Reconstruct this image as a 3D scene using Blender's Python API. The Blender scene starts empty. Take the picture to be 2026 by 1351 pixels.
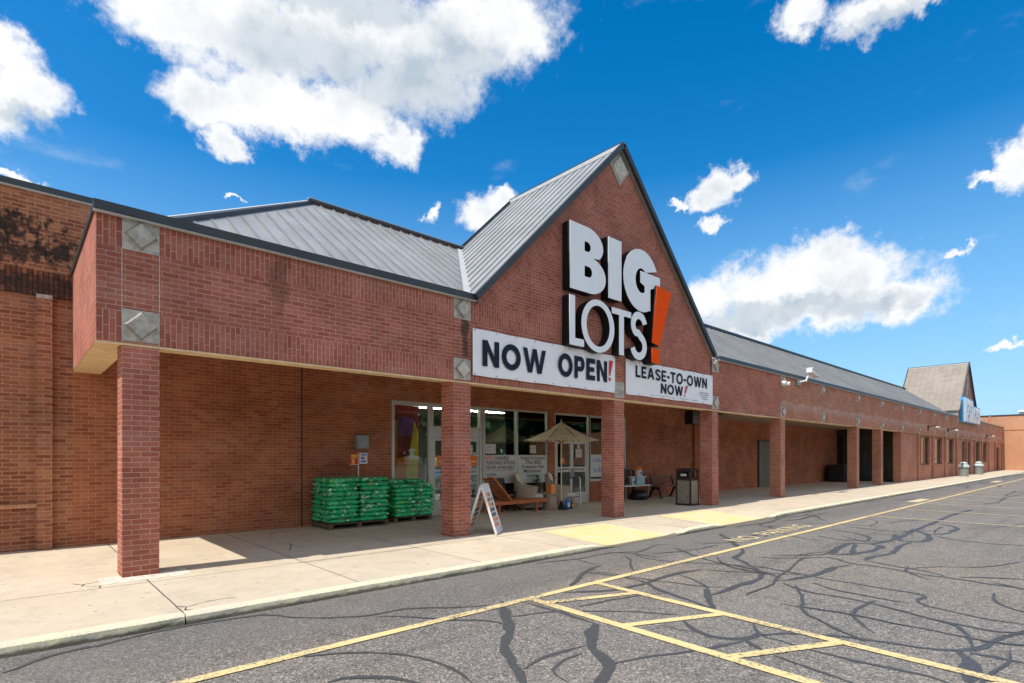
import bpy, bmesh, math, random
from mathutils import Vector, Matrix
random.seed(7)
R = math.radians
scene = bpy.context.scene
COL = scene.collection
# ------------------------------------------------------------------ camera
cam_d = bpy.data.cameras.new('camera'); cam = bpy.data.objects.new('camera', cam_d); COL.objects.link(cam)
cam.location = (0, 0, 1.67); cam.rotation_euler = (R(90), 0, R(-42.3))
cam_d.sensor_width = 36; cam_d.lens = 19.37; cam_d.shift_y = 0.1118
cam_d.clip_start = 0.1; cam_d.clip_end = 2000
scene.camera = cam
# ------------------------------------------------------------------ light
SUN_EL, SUN_OFF = 58.0, 2.0
SKY_STRENGTH = 0.15
SUN_STRENGTH = 3.3
scene.view_settings.view_transform = 'Standard'
scene.view_settings.look = 'None'
scene.view_settings.exposure = 0.68
scene.view_settings.gamma = 1.0
to_sun = Vector((-math.cos(R(SUN_EL))*math.cos(R(SUN_OFF)), math.cos(R(SUN_EL))*math.sin(R(SUN_OFF)), math.sin(R(SUN_EL))))
sd = bpy.data.lights.new('sun', 'SUN'); sd.energy = SUN_STRENGTH; sd.angle = R(0.5); sd.color = (1, .95, .87)
so = bpy.data.objects.new('sun', sd); COL.objects.link(so); so.location = (-20, 10, 40)
so.rotation_euler = (-to_sun).to_track_quat('-Z', 'Y').to_euler()
SKY_VAL = .79
SKY_SAT = 1.44
SKY_HUE = 0.496
SKY_LOW = (1.55, 2.75, 3.95)
CLOUD_WHITE = (4.2, 4.25, 4.3)
CLOUD_GREY = (2.1, 2.5, 2.9)
FILL_CLOUDS = [(-2.4,.55,.9,.36),(2.7,.45,.6,.30),(-2.9,.25,.4,.15),(-1.2,.95,.5,.22),(2.0,.95,.45,.22),(-2.9,1.1,.8,.2),(.6,1.35,1.4,.13),(-1.5,.35,.3,.12)]  # unseen clouds added out of view to give the facade white fill light
CRACKS = [
(0.17, [(4.30,3.50),(4.06,3.34),(3.82,3.17),(3.71,3.06),(3.64,2.93),(3.58,2.76),(3.53,2.68),(3.38,2.62),(3.23,2.57),(3.07,2.50)]),
(0.07, [(3.79,3.15),(3.65,3.17),(3.50,3.17),(3.27,3.22),(3.11,3.19),(2.99,3.13)]),
(0.05, [(3.60,3.06),(3.36,3.05),(3.12,3.01),(3.03,2.85),(3.04,2.72)]),
(0.14, [(4.18,4.76),(3.69,4.13),(3.60,3.95),(3.37,3.79),(3.22,3.66),(3.10,3.49),(2.99,3.26),(2.92,3.11),(2.80,2.96),(2.68,2.78)]),
(0.08, [(3.58,2.72),(3.71,2.71),(3.92,2.63),(4.17,2.50),(4.39,2.42),(4.64,2.34),(4.88,2.28)]),
(0.1, [(5.04,2.96),(4.95,2.84),(4.80,2.73),(4.75,2.54),(4.80,2.35),(4.92,2.27),(5.08,2.24),(5.33,2.31),(5.46,2.45)]),
(0.05, [(4.75,3.03),(4.74,2.88),(4.79,2.73)]),
(0.07, [(4.35,4.51),(4.32,4.13),(4.36,3.94),(4.29,3.64),(4.30,3.50)]),
(0.06, [(3.78,4.25),(4.02,4.17),(4.28,4.09),(4.54,3.89),(4.99,3.44),(5.19,3.11)]),
(0.12, [(5.02,4.55),(5.23,4.37),(5.59,4.19),(6.18,4.15),(6.76,4.22),(7.22,4.21),(7.51,4.09)]),
(0.06, [(7.51,4.09),(7.73,3.68),(8.23,2.95)]),
(0.12, [(5.30,4.72),(5.63,4.88),(6.05,5.14),(6.51,5.29),(6.67,5.30)]),
(0.09, [(6.08,5.11),(6.22,4.79),(6.25,4.20),(5.97,3.90),(5.91,3.65),(5.79,3.29),(5.69,3.04),(5.61,2.88)]),
(0.13, [(6.43,3.48),(6.27,3.32),(5.97,3.21),(5.64,2.93)]),
(0.12, [(6.20,3.28),(6.66,3.27),(7.12,3.29),(7.44,3.23),(7.75,3.32),(8.11,3.54),(8.52,3.94),(8.75,4.24),(9.45,4.37),(10.58,5.19),(11.23,5.74)]),
(0.06, [(4.62,4.01),(5.15,3.96),(5.58,3.85),(5.84,3.71)]),
(0.06, [(7.88,5.59),(7.61,5.11),(7.74,4.65),(8.06,4.19),(8.34,3.62),(8.27,2.91)]),
(0.06, [(6.96,4.18),(6.85,3.89),(6.65,3.60),(6.27,3.32)]),
(0.11, [(4.96,2.29),(4.83,2.17),(4.79,2.06)]),
(0.06, [(5.15,2.24),(5.13,2.03),(5.11,1.89)]),
(0.05, [(5.17,2.27),(5.39,2.13),(5.45,2.02)]),
(0.05, [(6.81,6.01),(6.67,5.54),(6.63,5.33)]),
(0.05, [(7.60,6.05),(7.88,5.59),(7.90,5.02)]),
(0.05, [(7.90,5.58),(8.46,5.68),(9.00,5.88),(9.23,5.54)]),
(0.08, [(9.14,4.00),(9.23,3.72),(9.70,3.40),(10.03,3.19),(9.63,2.81),(9.69,2.42),(9.45,1.88),(9.53,1.60),(9.42,1.18),(9.39,0.79)]),
(0.16, [(10.27,3.27),(11.20,3.43),(12.01,3.45),(12.06,3.14),(12.02,2.93),(11.28,2.89),(10.66,3.02),(10.37,3.08),(10.27,3.27)]),
(0.12, [(10.62,3.06),(11.84,3.35)]),
(0.16, [(12.06,3.14),(12.63,3.02),(13.77,3.01),(14.82,3.06),(16.50,3.08),(19.67,3.15),(22.23,3.05)]),
(0.16, [(13.93,3.19),(12.92,2.90),(12.98,2.57),(13.65,2.52),(14.44,2.72),(15.12,3.15)]),
(0.12, [(10.12,2.73),(10.52,2.74),(11.13,2.59),(12.24,2.72),(12.86,2.68)]),
(0.08, [(10.12,2.73),(9.93,2.37),(9.80,1.85),(9.59,1.61)]),
(0.14, [(16.87,2.96),(16.55,2.62),(16.08,2.46),(14.72,2.47),(14.44,2.72)]),
(0.09, [(14.25,2.58),(13.81,2.09),(13.76,1.60),(13.95,1.17)]),
(0.12, [(8.25,2.83),(9.02,2.87),(9.49,2.77)]),
(0.12, [(7.71,2.98),(8.22,2.86),(9.07,2.82)]),
(0.07, [(8.40,3.68),(8.20,3.02),(8.20,2.81),(8.16,2.38),(8.12,1.94),(8.13,1.61),(8.13,1.46),(7.91,1.52),(7.78,1.62),(7.64,1.56),(7.50,1.42),(7.45,1.13),(7.36,0.86),(7.42,0.62)]),
(0.06, [(7.47,3.14),(7.74,2.96),(8.12,2.95)]),
(0.1, [(9.66,1.48),(9.94,1.16),(10.13,0.85)]),
(0.07, [(7.38,1.89),(6.85,1.92),(6.52,1.89),(6.26,1.74),(6.03,1.55)]),
(0.08, [(5.13,2.24),(5.39,2.13),(5.63,1.79),(5.80,1.45),(5.82,1.15),(5.98,0.90),(6.30,0.77),(6.73,0.73),(7.08,0.59)]),
(0.07, [(5.08,1.77),(5.07,1.43),(5.12,1.12),(5.18,0.85),(5.03,0.72)]),
(0.06, [(4.73,1.94),(4.67,1.66),(4.60,1.34),(4.53,1.18)]),
(0.2, [(5.98,0.90),(5.73,0.79),(5.21,0.74)]),
(0.14, [(6.00,0.83),(6.08,0.66),(6.04,0.51)]),
(0.08, [(12.46,4.21),(12.17,3.73),(12.75,2.92)]),
(0.08, [(13.74,4.40),(13.57,3.84),(13.01,3.39),(12.47,3.31)]),
(0.08, [(14.65,4.35),(14.39,3.44),(14.82,3.06)]),
(0.1, [(13.43,5.87),(14.57,5.96),(15.23,6.10),(15.93,6.00),(16.64,5.92),(16.24,5.45)]),
(0.1, [(14.76,5.79),(15.22,5.61),(16.81,5.76),(17.52,5.70)]),
(0.12, [(25.15,3.14),(25.92,2.89),(29.75,3.02),(32.83,2.75)]),
(0.12, [(30.91,3.19),(35.59,3.26),(35.06,2.94)]),
(0.06, [(0.32,5.99),(0.59,6.04),(0.98,6.13),(1.31,6.15),(1.67,6.10),(2.00,6.09),(2.13,5.72),(2.44,5.45),(2.77,5.24),(3.14,5.26),(3.43,5.10),(3.65,4.85),(3.97,4.72)]),
(0.1, [(1.72,3.92),(1.84,3.95),(1.97,3.88),(2.11,3.68),(2.23,3.45)]),
(0.05, [(2.82,5.20),(3.06,4.93),(3.36,4.47),(3.63,4.32),(3.61,4.06)]),
(0.08, [(-0.06,5.76),(0.07,5.77),(0.17,6.01),(0.52,6.07)]),
(0.05, [(1.80,4.55),(2.16,4.38),(2.50,3.97),(2.60,3.52),(2.50,3.21)]),
]
CLOUDS = [(0.159,0.606,0.096,0.057),(0.283,0.607,0.148,0.067),(0.459,0.639,0.185,0.085),(0.635,0.649,0.171,0.070),(0.726,0.658,0.091,0.052),(0.344,0.530,0.140,0.044),(0.219,0.516,0.076,0.036),(0.459,0.535,0.110,0.046),(0.254,0.471,0.036,0.026),(0.536,0.510,0.044,0.041),(0.563,0.597,0.133,0.068),(0.459,0.748,0.405,0.095),(0.010,0.464,0.056,0.046),(-0.015,0.434,0.034,0.039),(-0.006,0.496,0.030,0.031),(1.222,0.616,0.043,0.027),(1.314,0.596,0.071,0.029),(1.376,0.589,0.036,0.015),(1.482,0.375,0.030,0.032),(1.446,0.370,0.021,0.010),(1.096,0.429,0.040,0.032),(1.067,0.415,0.037,0.023),(1.129,0.437,0.025,0.021),(1.026,0.412,0.021,0.006),(1.084,0.371,0.026,0.011),(1.260,0.277,0.138,0.050),(1.253,0.307,0.073,0.035),(1.174,0.269,0.113,0.050),(1.358,0.228,0.061,0.032),(1.079,0.255,0.065,0.044),(1.120,0.211,0.071,0.023),(1.232,0.235,0.149,0.038),(1.301,0.259,0.072,0.036),(0.690,0.412,0.057,0.032),(0.713,0.433,0.032,0.017),(0.597,0.409,0.014,0.017),(1.420,0.285,0.013,0.009),(1.467,0.150,0.025,0.006),(0.276,0.395,0.015,0.004),(0.010,0.354,0.031,0.006)]
SHADE = [(0.563,0.581,0.141,0.051),(0.392,0.600,0.169,0.041),(0.662,0.621,0.082,0.036),(0.459,0.667,0.168,0.027),(1.203,0.233,0.139,0.020),(1.135,0.218,0.086,0.021),(1.327,0.582,0.057,0.014),(0.015,0.427,0.046,0.017),(1.320,0.224,0.070,0.015)]

class NT:
    """tiny node-tree writer"""
    def __init__(s, tree): s.t = tree; s.n = tree.nodes; s.l = tree.links
    def node(s, typ, **kw):
        n = s.n.new(typ)
        for k, v in kw.items():
            if k.startswith('i_'):
                n.inputs[k[2:].replace('_', ' ')].default_value = v
            else: setattr(n, k, v)
        return n
    def put(s, sock, v):
        if isinstance(v, bpy.types.NodeSocket): s.l.new(v, sock)
        elif isinstance(v, bpy.types.Node): s.l.new(v.outputs[0], sock)
        else: sock.default_value = v
    def math(s, op, a, b=0.0, clamp=False):
        n = s.n.new('ShaderNodeMath'); n.operation = op; n.use_clamp = clamp
        s.put(n.inputs[0], a); s.put(n.inputs[1], b); return n.outputs[0]
    def vm(s, op, a, b=(0, 0, 0)):
        n = s.n.new('ShaderNodeVectorMath'); n.operation = op
        s.put(n.inputs[0], a); s.put(n.inputs[1], b)
        return n.outputs['Value'] if op in ('LENGTH', 'DOT_PRODUCT') else n.outputs[0]
    def ramp(s, v, lo, hi, a=0.0, b=1.0, smooth=True):
        n = s.n.new('ShaderNodeMapRange'); n.interpolation_type = 'SMOOTHSTEP' if smooth else 'LINEAR'
        s.put(n.inputs[0], v); n.inputs[1].default_value = lo; n.inputs[2].default_value = hi
        n.inputs[3].default_value = a; n.inputs[4].default_value = b; return n.outputs[0]
    def mix(s, f, a, b, mode='MIX'):
        n = s.n.new('ShaderNodeMix'); n.data_type = 'RGBA'; n.blend_type = mode
        s.put(n.inputs['Factor'], f)
        for k, v in (('A', a), ('B', b)):
            sock = [i for i in n.inputs if i.name == k and i.type == 'RGBA'][0]
            if isinstance(v, tuple) and len(v) == 3: v = v+(1,)
            s.put(sock, v)
        return [o for o in n.outputs if o.type == 'RGBA'][0]
    def noise(s, vec, scale, detail=4, rough=.55, w=None):
        n = s.n.new('ShaderNodeTexNoise'); n.inputs['Scale'].default_value = scale
        n.inputs['Detail'].default_value = detail; n.inputs['Roughness'].default_value = rough
        if vec is not None: s.put(n.inputs['Vector'], vec)
        return n.outputs['Fac']
    def sep(s, v):
        n = s.n.new('ShaderNodeSeparateXYZ'); s.put(n.inputs[0], v); return n.outputs
    def comb(s, x=0., y=0., z=0.):
        n = s.n.new('ShaderNodeCombineXYZ'); s.put(n.inputs[0], x); s.put(n.inputs[1], y); s.put(n.inputs[2], z); return n.outputs[0]

# ------------------------------------------------------------------ sky
world = bpy.data.worlds.new('World'); scene.world = world; world.use_nodes = True
w = NT(world.node_tree); w.n.clear()
sky = w.node('ShaderNodeTexSky', sky_type='NISHITA', sun_disc=False, sun_elevation=R(SUN_EL), sun_rotation=R(270+SUN_OFF), altitude=200, air_density=1.0, dust_density=0.6, ozone_density=3.0)
hs = w.node('ShaderNodeHueSaturation'); hs.inputs['Saturation'].default_value = SKY_SAT; hs.inputs['Value'].default_value = SKY_VAL; hs.inputs['Hue'].default_value = SKY_HUE
w.l.new(sky.outputs[0], hs.inputs['Color'])
tc = w.node('ShaderNodeTexCoord')
d = w.vm('NORMALIZE', tc.outputs['Generated'])
sx, sy, sz = w.sep(d)[:3]
az = w.math('ARCTAN2', sx, sy); el = w.math('ARCSINE', sz)
wn1 = w.noise(d, 11.0, 8, .65); wn2 = w.noise(w.vm('ADD', d, (5.3, 1.2, 9.1)), 11.0, 8, .65)
wob = w.comb(w.math('MULTIPLY', w.math('SUBTRACT', wn1, .5), .055), w.math('MULTIPLY', w.math('SUBTRACT', wn2, .5), .045))
wf = w.node('ShaderNodeTexNoise'); w.put(wf.inputs['Vector'], d); wf.inputs['Scale'].default_value = 30.; wf.inputs['Detail'].default_value = 7.; wf.inputs['Roughness'].default_value = .62
p = w.vm('ADD', w.vm('ADD', w.comb(az, el), wob), w.vm('MULTIPLY', w.vm('SUBTRACT', wf.outputs['Color'], (.5, .5, .5)), (.075, .06, 0)))
def blobs(lst):
    acc = None
    for a, e, ra, re in lst:
        q = w.vm('MULTIPLY', w.vm('SUBTRACT', p, (a, e, 0)), (1/ra, 1/re, 0))
        r = w.vm('LENGTH', q)
        if acc is None: acc = r
        else:
            n = w.n.new('ShaderNodeMath'); n.operation = 'SMOOTH_MIN'; w.put(n.inputs[0], acc); w.put(n.inputs[1], r); n.inputs[2].default_value = .25; acc = n.outputs[0]
    return acc
fld = w.math('SUBTRACT', 1.10, blobs(CLOUDS+FILL_CLOUDS))
big = w.noise(d, 9.0, 12, .68)
fine_n = w.noise(w.vm('ADD', d, (1.7, 4.4, 2.2)), 26.0, 9, .68)
fld2 = w.math('ADD', w.math('ADD', fld, w.math('MULTIPLY', w.math('SUBTRACT', big, .5), 1.7)), w.math('MULTIPLY', w.math('SUBTRACT', fine_n, .5), .95))
dens = w.ramp(fld2, -.10, .62)
wisp = w.math('MULTIPLY', w.ramp(w.noise(w.vm('MULTIPLY', d, (1, 1, 2.4)), 5.0, 8, .6), .60, .82), w.math('MULTIPLY', .28, w.ramp(el, .05, .3)))
dens = w.math('MAXIMUM', dens, wisp)
shd = w.ramp(w.math('SUBTRACT', 1.15, blobs(SHADE)), -.15, .75)
puff = w.noise(w.vm('ADD', d, (2.1, .3, .7)), 6.0, 5, .5)
thick = w.ramp(fld2, .25, 1.3)
grey = w.math('ADD', w.math('MULTIPLY', shd, .68), w.math('MULTIPLY', w.ramp(puff, .42, .68), w.math('MULTIPLY', thick, .42)), clamp=True)
lit = w.math('SUBTRACT', w.noise(w.vm('ADD', d, (2.1, .3, .7)), 13.0, 8, .6), w.noise(w.vm('ADD', d, (2.075, .3, .728)), 13.0, 8, .6))
grey = w.math('ADD', grey, w.math('MULTIPLY', w.ramp(lit, -.05, .25, -.10, .34, smooth=False), w.ramp(fld2, .1, .9)), clamp=True)
ccol = w.mix(grey, CLOUD_WHITE, CLOUD_GREY)
sky_low = w.mix(w.ramp(el, .0, .42, 1, 0), hs.outputs[0], SKY_LOW)
skc = w.mix(w.ramp(el, .0, .46, .88, .0, smooth=False), hs.outputs[0], SKY_LOW)
final = w.mix(dens, skc, ccol)
bg = w.node('ShaderNodeBackground'); bg.inputs['Strength'].default_value = SKY_STRENGTH
w.l.new(final, bg.inputs['Color'])
wo = w.node('ShaderNodeOutputWorld'); w.l.new(bg.outputs[0], wo.inputs['Surface'])

# ------------------------------------------------------------------ materials
MATS = {}
def newmat(name):
    m = bpy.data.materials.new(name); m.use_nodes = True
    t = NT(m.node_tree); t.n.clear()
    out = t.node('ShaderNodeOutputMaterial'); b = t.node('ShaderNodeBsdfPrincipled')
    t.l.new(b.outputs[0], out.inputs[0]); MATS[name] = m
    return m, t, b
def bump(t, b, h, strength=.3, dist=.01):
    n = t.node('ShaderNodeBump'); n.inputs['Strength'].default_value = strength; n.inputs['Distance'].default_value = dist
    t.put(n.inputs['Height'], h); t.l.new(n.outputs[0], b.inputs['Normal'])
def plain(name, col, rough=.6, metal=0., var=.18, scale=6., bmp=0., spec=.5, emit=None, fine=60.):
    m, t, b = newmat(name)
    co = t.node('ShaderNodeTexCoord').outputs['Object']
    n1 = t.noise(co, scale, 5); n2 = t.noise(co, fine, 3)
    f = t.math('ADD', t.math('MULTIPLY', n1, .7), t.math('MULTIPLY', n2, .3))
    c = t.mix(t.ramp(f, .3, .7), tuple(x*(1-var) for x in col), tuple(min(1, x*(1+var)) for x in col))
    t.l.new(c, b.inputs['Base Color']); b.inputs['Roughness'].default_value = rough; b.inputs['Metallic'].default_value = metal
    b.inputs['Specular IOR Level'].default_value = spec
    if bmp: bump(t, b, n2, .5, bmp)
    if emit: b.inputs['Emission Color'].default_value = col+(1,); b.inputs['Emission Strength'].default_value = emit
    return m
def brick(name, c1, c2, mortar, bw=.203, bh=.0677, ms=.0062, tint=.25, stains=(), effl=None, blotch=(.5, .35), bmpd=.006, ts=1.3, drips=0.):
    """brick laid out by the UV map, which is in metres"""
    m, t, b = newmat(name)
    uv = t.node('ShaderNodeTexCoord').outputs['UV']
    obj = t.node('ShaderNodeTexCoord').outputs['Object']
    wn = t.node('ShaderNodeTexNoise'); t.put(wn.inputs['Vector'], obj); wn.inputs['Scale'].default_value = 14
    uvw = t.vm('ADD', uv, t.vm('MULTIPLY', t.vm('SUBTRACT', wn.outputs['Color'], (.5, .5, .5)), (.008, .005, 0)))
    br = t.node('ShaderNodeTexBrick'); br.offset = .5
    t.put(br.inputs['Vector'], uvw)
    for k, v in (('Scale', 1.), ('Mortar Size', ms), ('Mortar Smooth', .25), ('Bias', 0.), ('Brick Width', bw), ('Row Height', bh)): br.inputs[k].default_value = v
    br.inputs['Color1'].default_value = (0, 0, 0, 1); br.inputs['Color2'].default_value = (1, 1, 1, 1); br.inputs['Mortar'].default_value = (.5, .5, .5, 1)
    rnd = br.outputs['Color']
    base = t.mix(rnd, c1, c2)
    n1 = t.noise(obj, ts, 6, .6); n2 = t.noise(obj, 45., 3)
    base = t.mix(t.ramp(n1, .3, .72), base, t.mix(1., base, tuple(1-tint*k for k in (1., 1.15, 1.2)), 'MULTIPLY'))
    base = t.mix(t.ramp(n2, .35, .75), base, t.mix(1., base, (.8, .78, .78), 'MULTIPLY'))
    # faded, dusty patches
    n3 = t.noise(t.vm('MULTIPLY', obj, (.5, .5, 1.6)), 1.1, 7, .65)
    base = t.mix(t.math('MULTIPLY', t.ramp(n3, .52, .75), blotch[1]), base, tuple(x*blotch[0]+.3*(1-blotch[0]) for x in mortar))
    mcol = t.mix(t.ramp(n1, .3, .7), mortar, tuple(x*.72 for x in mortar))
    col = t.mix(br.outputs['Fac'], base, mcol)
    ox, oy, oz = t.sep(obj)[:3]
    if drips:
        dn = t.noise(t.vm('MULTIPLY', obj, (2.2, 2.2, .12)), 1.6, 5, .6)
        col = t.mix(t.math('MULTIPLY', t.ramp(dn, .60, .78), drips), col, (.05, .03, .03))
    for (x, z, rx, rz, k, sc, colr) in stains:
        q = t.vm('LENGTH', t.comb(t.math('MULTIPLY', t.math('SUBTRACT', ox, x), 1/rx), 0., t.math('MULTIPLY', t.math('SUBTRACT', oz, z), 1/rz)))
        f = t.math('SUBTRACT', 1., q)
        sn = t.noise(t.vm('MULTIPLY', obj, (sc, sc, sc*.7)), 1., 7, .7)
        f = t.ramp(t.math('ADD', f, t.math('MULTIPLY', t.math('SUBTRACT', sn, .5), 3.6)), .15, .75)
        col = t.mix(t.math('MULTIPLY', f, k), col, colr)
    if effl:
        z0, amp, k = effl
        wv = t.noise(t.comb(t.math('MULTIPLY', ox, .6), 0., 0.), 1.2, 5, .6)
        dz = t.math('SUBTRACT', oz, t.math('ADD', z0, t.math('MULTIPLY', t.math('SUBTRACT', wv, .5), amp)))
        up = t.math('MULTIPLY', t.ramp(dz, -.45, .0), t.ramp(dz, .0, .06, 1, 0))
        sp = t.noise(obj, 4., 6, .7)
        col = t.mix(t.math('MULTIPLY', up, t.math('MULTIPLY', t.ramp(sp, .3, .7), k)), col, (.52, .42, .35))
    t.l.new(col, b.inputs['Base Color']); b.inputs['Roughness'].default_value = .85; b.inputs['Specular IOR Level'].default_value = .3
    h = t.math('ADD', t.math('MULTIPLY', br.outputs['Fac'], -1.), t.math('MULTIPLY', n2, .5))
    bump(t, b, h, .6, bmpd)
    return m
PINK1, PINK2, PMOR = (.37, .110, .072), (.52, .180, .122), (.60, .335, .25)
brick('brick_front', PINK1, PINK2, PMOR, stains=((3.05, 4.3, .22, 1.0, .45, 2., (.07, .03, .025)), (6.62, 4.2, .14, .75, .8, 3., (.03, .025, .02)), (16.3, 4.0, .10, 1.6, .75, 3., (.03, .025, .02)), (16.75, 2.5, .05, 1.6, .5, 3., (.03, .02, .02))), drips=.25)
brick('brick_back', (.36, .100, .045), (.52, .185, .085), (.54, .27, .155), ms=.006, tint=.3, ts=.9)
brick('brick_left', (.29, .088, .045), (.54, .22, .105), (.56, .30, .18), ms=.007, tint=.35, ts=.8, stains=((-.05, 5.45, .85, .42, .93, 8., (.016, .014, .012)), (.62, 5.12, .50, .34, .92, 9., (.018, .016, .014)), (-.2, 5.0, 1.0, .34, .85, 11., (.018, .016, .014))))
brick('brick_left_soldier', (.20, .06, .03), (.42, .15, .07), (.05, .035, .03), bw=.203, bh=.0677, ms=.010, stains=((.2, 4.5, 1.2, .3, .75, 6., (.02, .018, .016)),))
brick('brick_wing', (.42, .15, .090), (.56, .235, .145), (.62, .38, .26), effl=(3.75, .5, .75), ts=.7)
brick('brick_far', (.54, .25, .13), (.64, .32, .18), (.66, .42, .28), ts=.3, effl=None)
plain('precast', (.44, .41, .35), .9, var=.3, scale=9., bmp=.004)
plain('precast_pale', (.58, .54, .45), .9, var=.25, scale=9., bmp=.004)
plain('precast_edge_shade', (.29, .265, .225), .9, var=.3, scale=9.)  # edge shadow of the diamonds painted as a darker bevel colour
plain('soffit_paint', (.74, .54, .30), .8, var=.12)
plain('ceiling_board', (.34, .26, .17), .9, var=.12)
plain('coping_metal', (.030, .040, .048), .45, var=.3, scale=2.)
plain('flashing', (.50, .50, .48), .4, var=.1)
def roofmat(name, c, rgh):
    m, t, b = newmat(name)
    co = t.node('ShaderNodeTexCoord').outputs['Object']
    n = t.noise(t.vm('MULTIPLY', co, (1., .5, .5)), 3., 5); n2 = t.noise(co, .6, 4)
    f = t.math('ADD', t.math('MULTIPLY', n, .5), t.math('MULTIPLY', n2, .5))
    t.l.new(t.mix(t.ramp(f, .35, .68), tuple(x*.84 for x in c), tuple(x*1.1 for x in c)), b.inputs['Base Color'])
    b.inputs['Roughness'].default_value = rgh; b.inputs['Metallic'].default_value = .15
    bump(t, b, t.noise(co, 5., 2), .15, .02)
roofmat('roof_metal', (.325, .33, .325), .42)
roofmat('roof_seam', (.24, .25, .26), .4)
roofmat('roof_tan', (.27, .23, .185), .6)
roofmat('roof_metal_dark', (.235, .23, .215), .5)  # darker, browner tone of the roof metal, for the wing
plain('frame_alu', (.56, .55, .50), .35, metal=.3, var=.08)
plain('dark_frame', (.035, .033, .03), .4, var=.2)
plain('white_vinyl', (.90, .90, .91), .5, var=.03)
plain('white_face', (.90, .91, .91), .35, var=.02)
plain('letter_return', (.010, .010, .012), .5, var=.2, spec=.25)
plain('letter_trim', (.22, .24, .26), .3, var=.1)
plain('orange_face', (.98, .095, .004), .6, var=.05, spec=.05)
plain('navy_ink', (.012, .02, .038), .65, var=.1, spec=.2)
plain('red_ink', (.65, .02, .025), .5, var=.05)
plain('grey_ink', (.35, .38, .42), .6)
plain('black_ink', (.015, .015, .015), .6)
plain('orange_ink', (.85, .22, .02), .55, var=.1)
plain('yellow_ink', (.80, .52, .03), .55, var=.1)
plain('light_blue', (.10, .38, .72), .4)
plain('blue_paint', (.02, .16, .55), .4)
plain('purple_ink', (.28, .07, .30), .5)
plain('crimson_ink', (.36, .015, .02), .5)
plain('paper', (.66, .66, .62), .8, var=.05)
plain('pink_paper', (.75, .45, .42), .8, var=.05)
plain('steel_grey', (.30, .31, .30), .45, metal=.4, var=.12)
plain('white_paint', (.72, .72, .70), .4, var=.08)
plain('teak', (.46, .13, .035), .5, var=.35, scale=14., bmp=.002)
plain('bench_wood', (.17, .085, .055), .6, var=.3, scale=12.)
plain('pallet_wood', (.13, .08, .05), .85, var=.3, scale=12.)
plain('wicker', (.40, .31, .22), .8, var=.35, scale=40., bmp=.006, fine=160.)
plain('cushion', (.70, .62, .49), .9, var=.1, scale=10.)
plain('black_metal', (.014, .014, .015), .4, var=.2)
plain('dark_brown', (.035, .022, .018), .45, var=.3)
plain('navy_plastic', (.02, .035, .075), .4)
plain('teal_bin', (.30, .46, .55), .5, var=.08)
plain('pebble_panel', (.27, .225, .17), .9, var=.5, scale=30., bmp=.006, fine=120.)
plain('grey_bin', (.20, .21, .20), .6, var=.15)
plain('pale_lid', (.42, .50, .47), .5)
plain('terracotta', (.45, .15, .06), .7)
plain('leaf', (.035, .10, .02), .6, var=.5, scale=20.)
plain('door_grey', (.16, .155, .12), .6, var=.1)
plain('interior_wall', (.30, .31, .26), .9, var=.2, scale=1.)
plain('interior_floor', (.20, .19, .17), .4, var=.15)
plain('interior_ceiling', (.24, .25, .22), .9)
plain('shelf_goods', (.16, .15, .13), .7, var=.9, scale=3.)
plain('lamp_tube', (1., .97, .88), .5, emit=24.)
m, t, b = newmat('kerb_paint')
co = t.node('ShaderNodeTexCoord').outputs['Object']
oz = t.sep(co)[2]
wear = t.ramp(t.math('ADD', t.noise(co, 5., 8, .7), t.math('MULTIPLY', t.noise(co, 40., 3), .25)), .45, .72)
face = t.mix(wear, (.78, .71, .44), (.62, .56, .43))
grime = t.ramp(t.math('ADD', oz, t.math('MULTIPLY', t.noise(t.vm('MULTIPLY', co, (.5, 1., 1.)), 14., 7, .75), .09)), .065, .105)
face = t.mix(grime, (.15, .135, .095), face)
t.l.new(face, b.inputs['Base Color']); b.inputs['Roughness'].default_value = .9
bump(t, b, t.noise(co, 30., 5, .7), .8, .02)
m, t, b = newmat('concrete_walk')
co = t.node('ShaderNodeTexCoord').outputs['Object']
n1 = t.noise(co, .7, 7, .6); n2 = t.noise(co, 60., 4, .7); n3 = t.noise(co, 4., 6, .65)
ox, oy, oz = t.sep(co)[:3]
c = t.mix(t.ramp(n1, .3, .7), (.55, .445, .315), (.62, .515, .38))
c = t.mix(t.ramp(n3, .42, .75, 0, .55), c, (.42, .37, .30))
c = t.mix(t.ramp(n2, .45, .8, 0, .6), c, (.36, .32, .26))
# each slab has its own tone
sl = t.math('FLOOR', t.math('DIVIDE', t.math('SUBTRACT', ox, 1.28), 1.93)); rowi = t.math('GREATER_THAN', oy, 8.12)
wn = t.node('ShaderNodeTexWhiteNoise'); wn.noise_dimensions = '2D'; t.put(wn.inputs['Vector'], t.comb(sl, rowi))
c = t.mix(t.math('MULTIPLY', wn.outputs['Value'], .25), c, (.40, .37, .32))
c = t.mix(t.ramp(t.noise(t.vm('MULTIPLY', co, (1.4, .7, 1.)), 1.6, 8, .72), .50, .72, 0, .6), c, (.37, .315, .24))
spots = t.ramp(t.noise(co, 9., 2, .5), .70, .74); c = t.mix(t.math('MULTIPLY', spots, .55), c, (.13, .115, .10))
wobl = t.math('MULTIPLY', t.math('SUBTRACT', n3, .5), .012)
fr = t.math('ABSOLUTE', t.math('SUBTRACT', t.math('FRACT', t.math('DIVIDE', t.math('SUBTRACT', t.math('ADD', ox, wobl), .315), 1.93)), .5))
jx = t.math('LESS_THAN', fr, .0042)
jy = t.math('LESS_THAN', t.math('ABSOLUTE', t.math('SUBTRACT', t.math('ADD', oy, wobl), 8.12)), .010)
j = t.math('MAXIMUM', jx, jy)
c = t.mix(j, c, (.13, .11, .09))
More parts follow.
